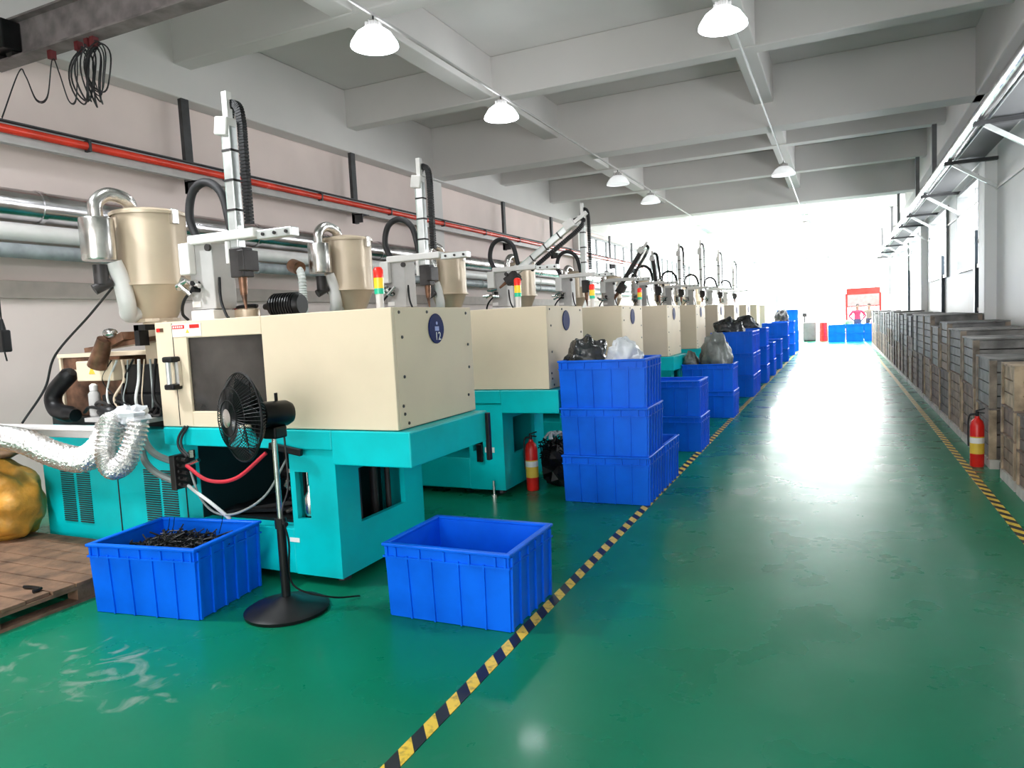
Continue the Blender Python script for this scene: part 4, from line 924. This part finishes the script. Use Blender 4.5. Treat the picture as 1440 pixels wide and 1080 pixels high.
MB().box(-.28, .28, -.262, -.25, .12, .94).build('door', mat('cabinet_grey', (.16, .155, .15), .5), R); MB().cyl((-.24, 0, 1.0), (-.24, 0, 1.3), .03).build('post', M_DARK, R); MB().box(-.34, -.14, -.06, .06, 1.3, 1.5).build('display', M_DARK, R, bevel=.01)
R = thing('notice_stall', 'white notice board with red frame standing behind the people', 'board', (1.18, 42.0, 0))
MB().box(-.75, .75, -.02, .02, 1.75, 2.35).build('panel', mat('stall_panel', (.35, .2, .19), .6), R); MB().box(-.8, .8, -.03, .03, 2.35, 2.68).build('header', M_RED, R)
for x in (-.85, .75): MB().box(x, x+.1, -.03, .03, 0, 2.4).build('post', M_RED, R)
MB().box(-.75, .75, -.03, .03, 1.7, 1.75).build('lower_rail', M_RED, R)
def person(x, y, rz, shirt, trousers, label, pose):
    R = thing('person', label, 'person', (x, y, 0), rz); R.scale = (1.06,)*3
    skin = mat('skin_tone', (.28, .15, .1), .5, var=.06); hair = mat('dark_hair', (.02, .016, .015), .6)
    V = {'pel': (0, 0, .95), 'wai': (0, 0, 1.1), 'che': (0, .01, 1.32), 'nk': (0, .01, 1.46), 'hd': (0, -.01, 1.55), 'ht': (0, 0, 1.64)}
    Rr = {'pel': (.15, .1), 'wai': (.135, .095), 'che': (.165, .105), 'nk': (.055, .055), 'hd': (.075, .085), 'ht': (.07, .08)}
    E = [('pel', 'wai'), ('wai', 'che'), ('che', 'nk'), ('nk', 'hd'), ('hd', 'ht')]
    for s, n in ((-1, 'l'), (1, 'r')):
        if pose == 'hips': el, wr = (s*.37, .05, 1.16), (s*.2, -.06, 1.0)
        else: el, wr = (s*.26, -.06, 1.12), (s*.16, -.3, 1.06)
        V.update({'sh'+n: (s*.19, .01, 1.4), 'el'+n: el, 'wr'+n: wr, 'hip'+n: (s*.09, 0, .88), 'kn'+n: (s*.1, -.02, .48), 'an'+n: (s*.1, .02, .09), 'to'+n: (s*.11, -.14, .04)})
        Rr.update({'sh'+n: (.07, .07), 'el'+n: (.042, .042), 'wr'+n: (.03, .03), 'hip'+n: (.09, .09), 'kn'+n: (.06, .06), 'an'+n: (.045, .045), 'to'+n: (.045, .035)})
        E += [('che', 'sh'+n), ('sh'+n, 'el'+n), ('el'+n, 'wr'+n), ('pel', 'hip'+n), ('hip'+n, 'kn'+n), ('kn'+n, 'an'+n), ('an'+n, 'to'+n)]
        w = Vector(wr)
        hd = (Vector((-s*.3, -.6, -.5)) if pose == 'hips' else Vector((-s*.2, -1, -.2))).normalized(); sd = hd.cross(Vector((0, 0, 1))).normalized()
        V['pa'+n] = tuple(w+hd*.07); Rr['pa'+n] = (.036, .022); E.append(('wr'+n, 'pa'+n))
        for f in range(4):
            k1, k2 = 'f%d%s' % (f, n), 'g%d%s' % (f, n); base = w+hd*.1+sd*(f-1.5)*.02
            V[k1] = tuple(base); V[k2] = tuple(base+hd*(.055-.006*abs(f-1.5))+Vector((0, 0, -.02))); Rr[k1] = Rr[k2] = (.009, .009); E += [('pa'+n, k1), (k1, k2)]
        V['t'+n] = tuple(w+hd*.07-sd*.045*s); Rr['t'+n] = (.01, .01); E.append(('wr'+n, 't'+n))
    names = list(V); me = bpy.data.meshes.new('body'); me.from_pydata([V[k] for k in names], [(names.index(a), names.index(b)) for a, b in E], [])
    o = bpy.data.objects.new('body', me); COL.objects.link(o); o.parent = R
    sm = o.modifiers.new('skin', 'SKIN'); sm.use_smooth_shade = True
    for k, sv in zip(names, me.skin_vertices[0].data): sv.radius = Rr[k]; sv.use_root = (k == 'pel')
    su = o.modifiers.new('subsurf', 'SUBSURF'); su.levels = 1; su.render_levels = 1
    # clothing colours by height on the body itself
    m = bpy.data.materials.new('clothed_body'); m.use_nodes = True; N = m.node_tree.nodes; Lk = m.node_tree.links; b = N['Principled BSDF']
    tc = N.new('ShaderNodeTexCoord'); sp = N.new('ShaderNodeSeparateXYZ'); Lk.new(tc.outputs['Object'], sp.inputs[0])
    mr = N.new('ShaderNodeMapRange'); mr.inputs['From Min'].default_value = 0; mr.inputs['From Max'].default_value = 1.8; Lk.new(sp.outputs['Z'], mr.inputs['Value'])
    rp = N.new('ShaderNodeValToRGB'); rp.color_ramp.interpolation = 'CONSTANT'; el = rp.color_ramp.elements
    el[0].position = 0; el[0].color = (.02, .02, .02, 1); el[1].position = .07/1.8; el[1].color = (*trousers, 1)
    e = el.new(1.02/1.8); e.color = (*shirt, 1); e = el.new(1.45/1.8); e.color = (.28, .15, .1, 1)
    Lk.new(mr.outputs['Result'], rp.inputs['Fac']); Lk.new(rp.outputs['Color'], b.inputs['Base Color']); b.inputs['Roughness'].default_value = .8
    me.materials.append(m)
    h = MB(); h.blob((0, .015, 1.655), (.086, .098, .09), 16, 10, .06); h.build('hair', hair, R, smooth=True)
    f = MB(); f.blob((0, -.012, 1.6), (.075, .085, .11), 16, 12, .0); f = f.build('face', skin, R, smooth=True)
    e = MB()
    for s in (-1, 1): e.blob((s*.03, -.088, 1.61), (.012, .008, .007), 8, 6, 0)
    e.build('eyes', hair, f); e = MB(); e.blob((0, -.1, 1.585), (.012, .016, .022), 8, 6, 0); e.blob((-.078, 0, 1.6), (.012, .02, .03), 8, 6, 0); e.blob((.078, 0, 1.6), (.012, .02, .03), 8, 6, 0); e.build('nose_and_ears', skin, f)
    e = MB(); e.blob((0, -.088, 1.548), (.024, .008, .006), 8, 6, 0); e.build('mouth', mat('lip_tone', (.4, .14, .12), .5), f)
person(.86, 40.3, 0.1, (.62, .03, .07), (.05, .06, .1), 'person in a red shirt standing with hands on hips', 'hips')
person(1.42, 41.1, -.3, (.2, .17, .13), (.06, .06, .08), 'person in pale clothes sorting parts beside the red shirted person', 'work')
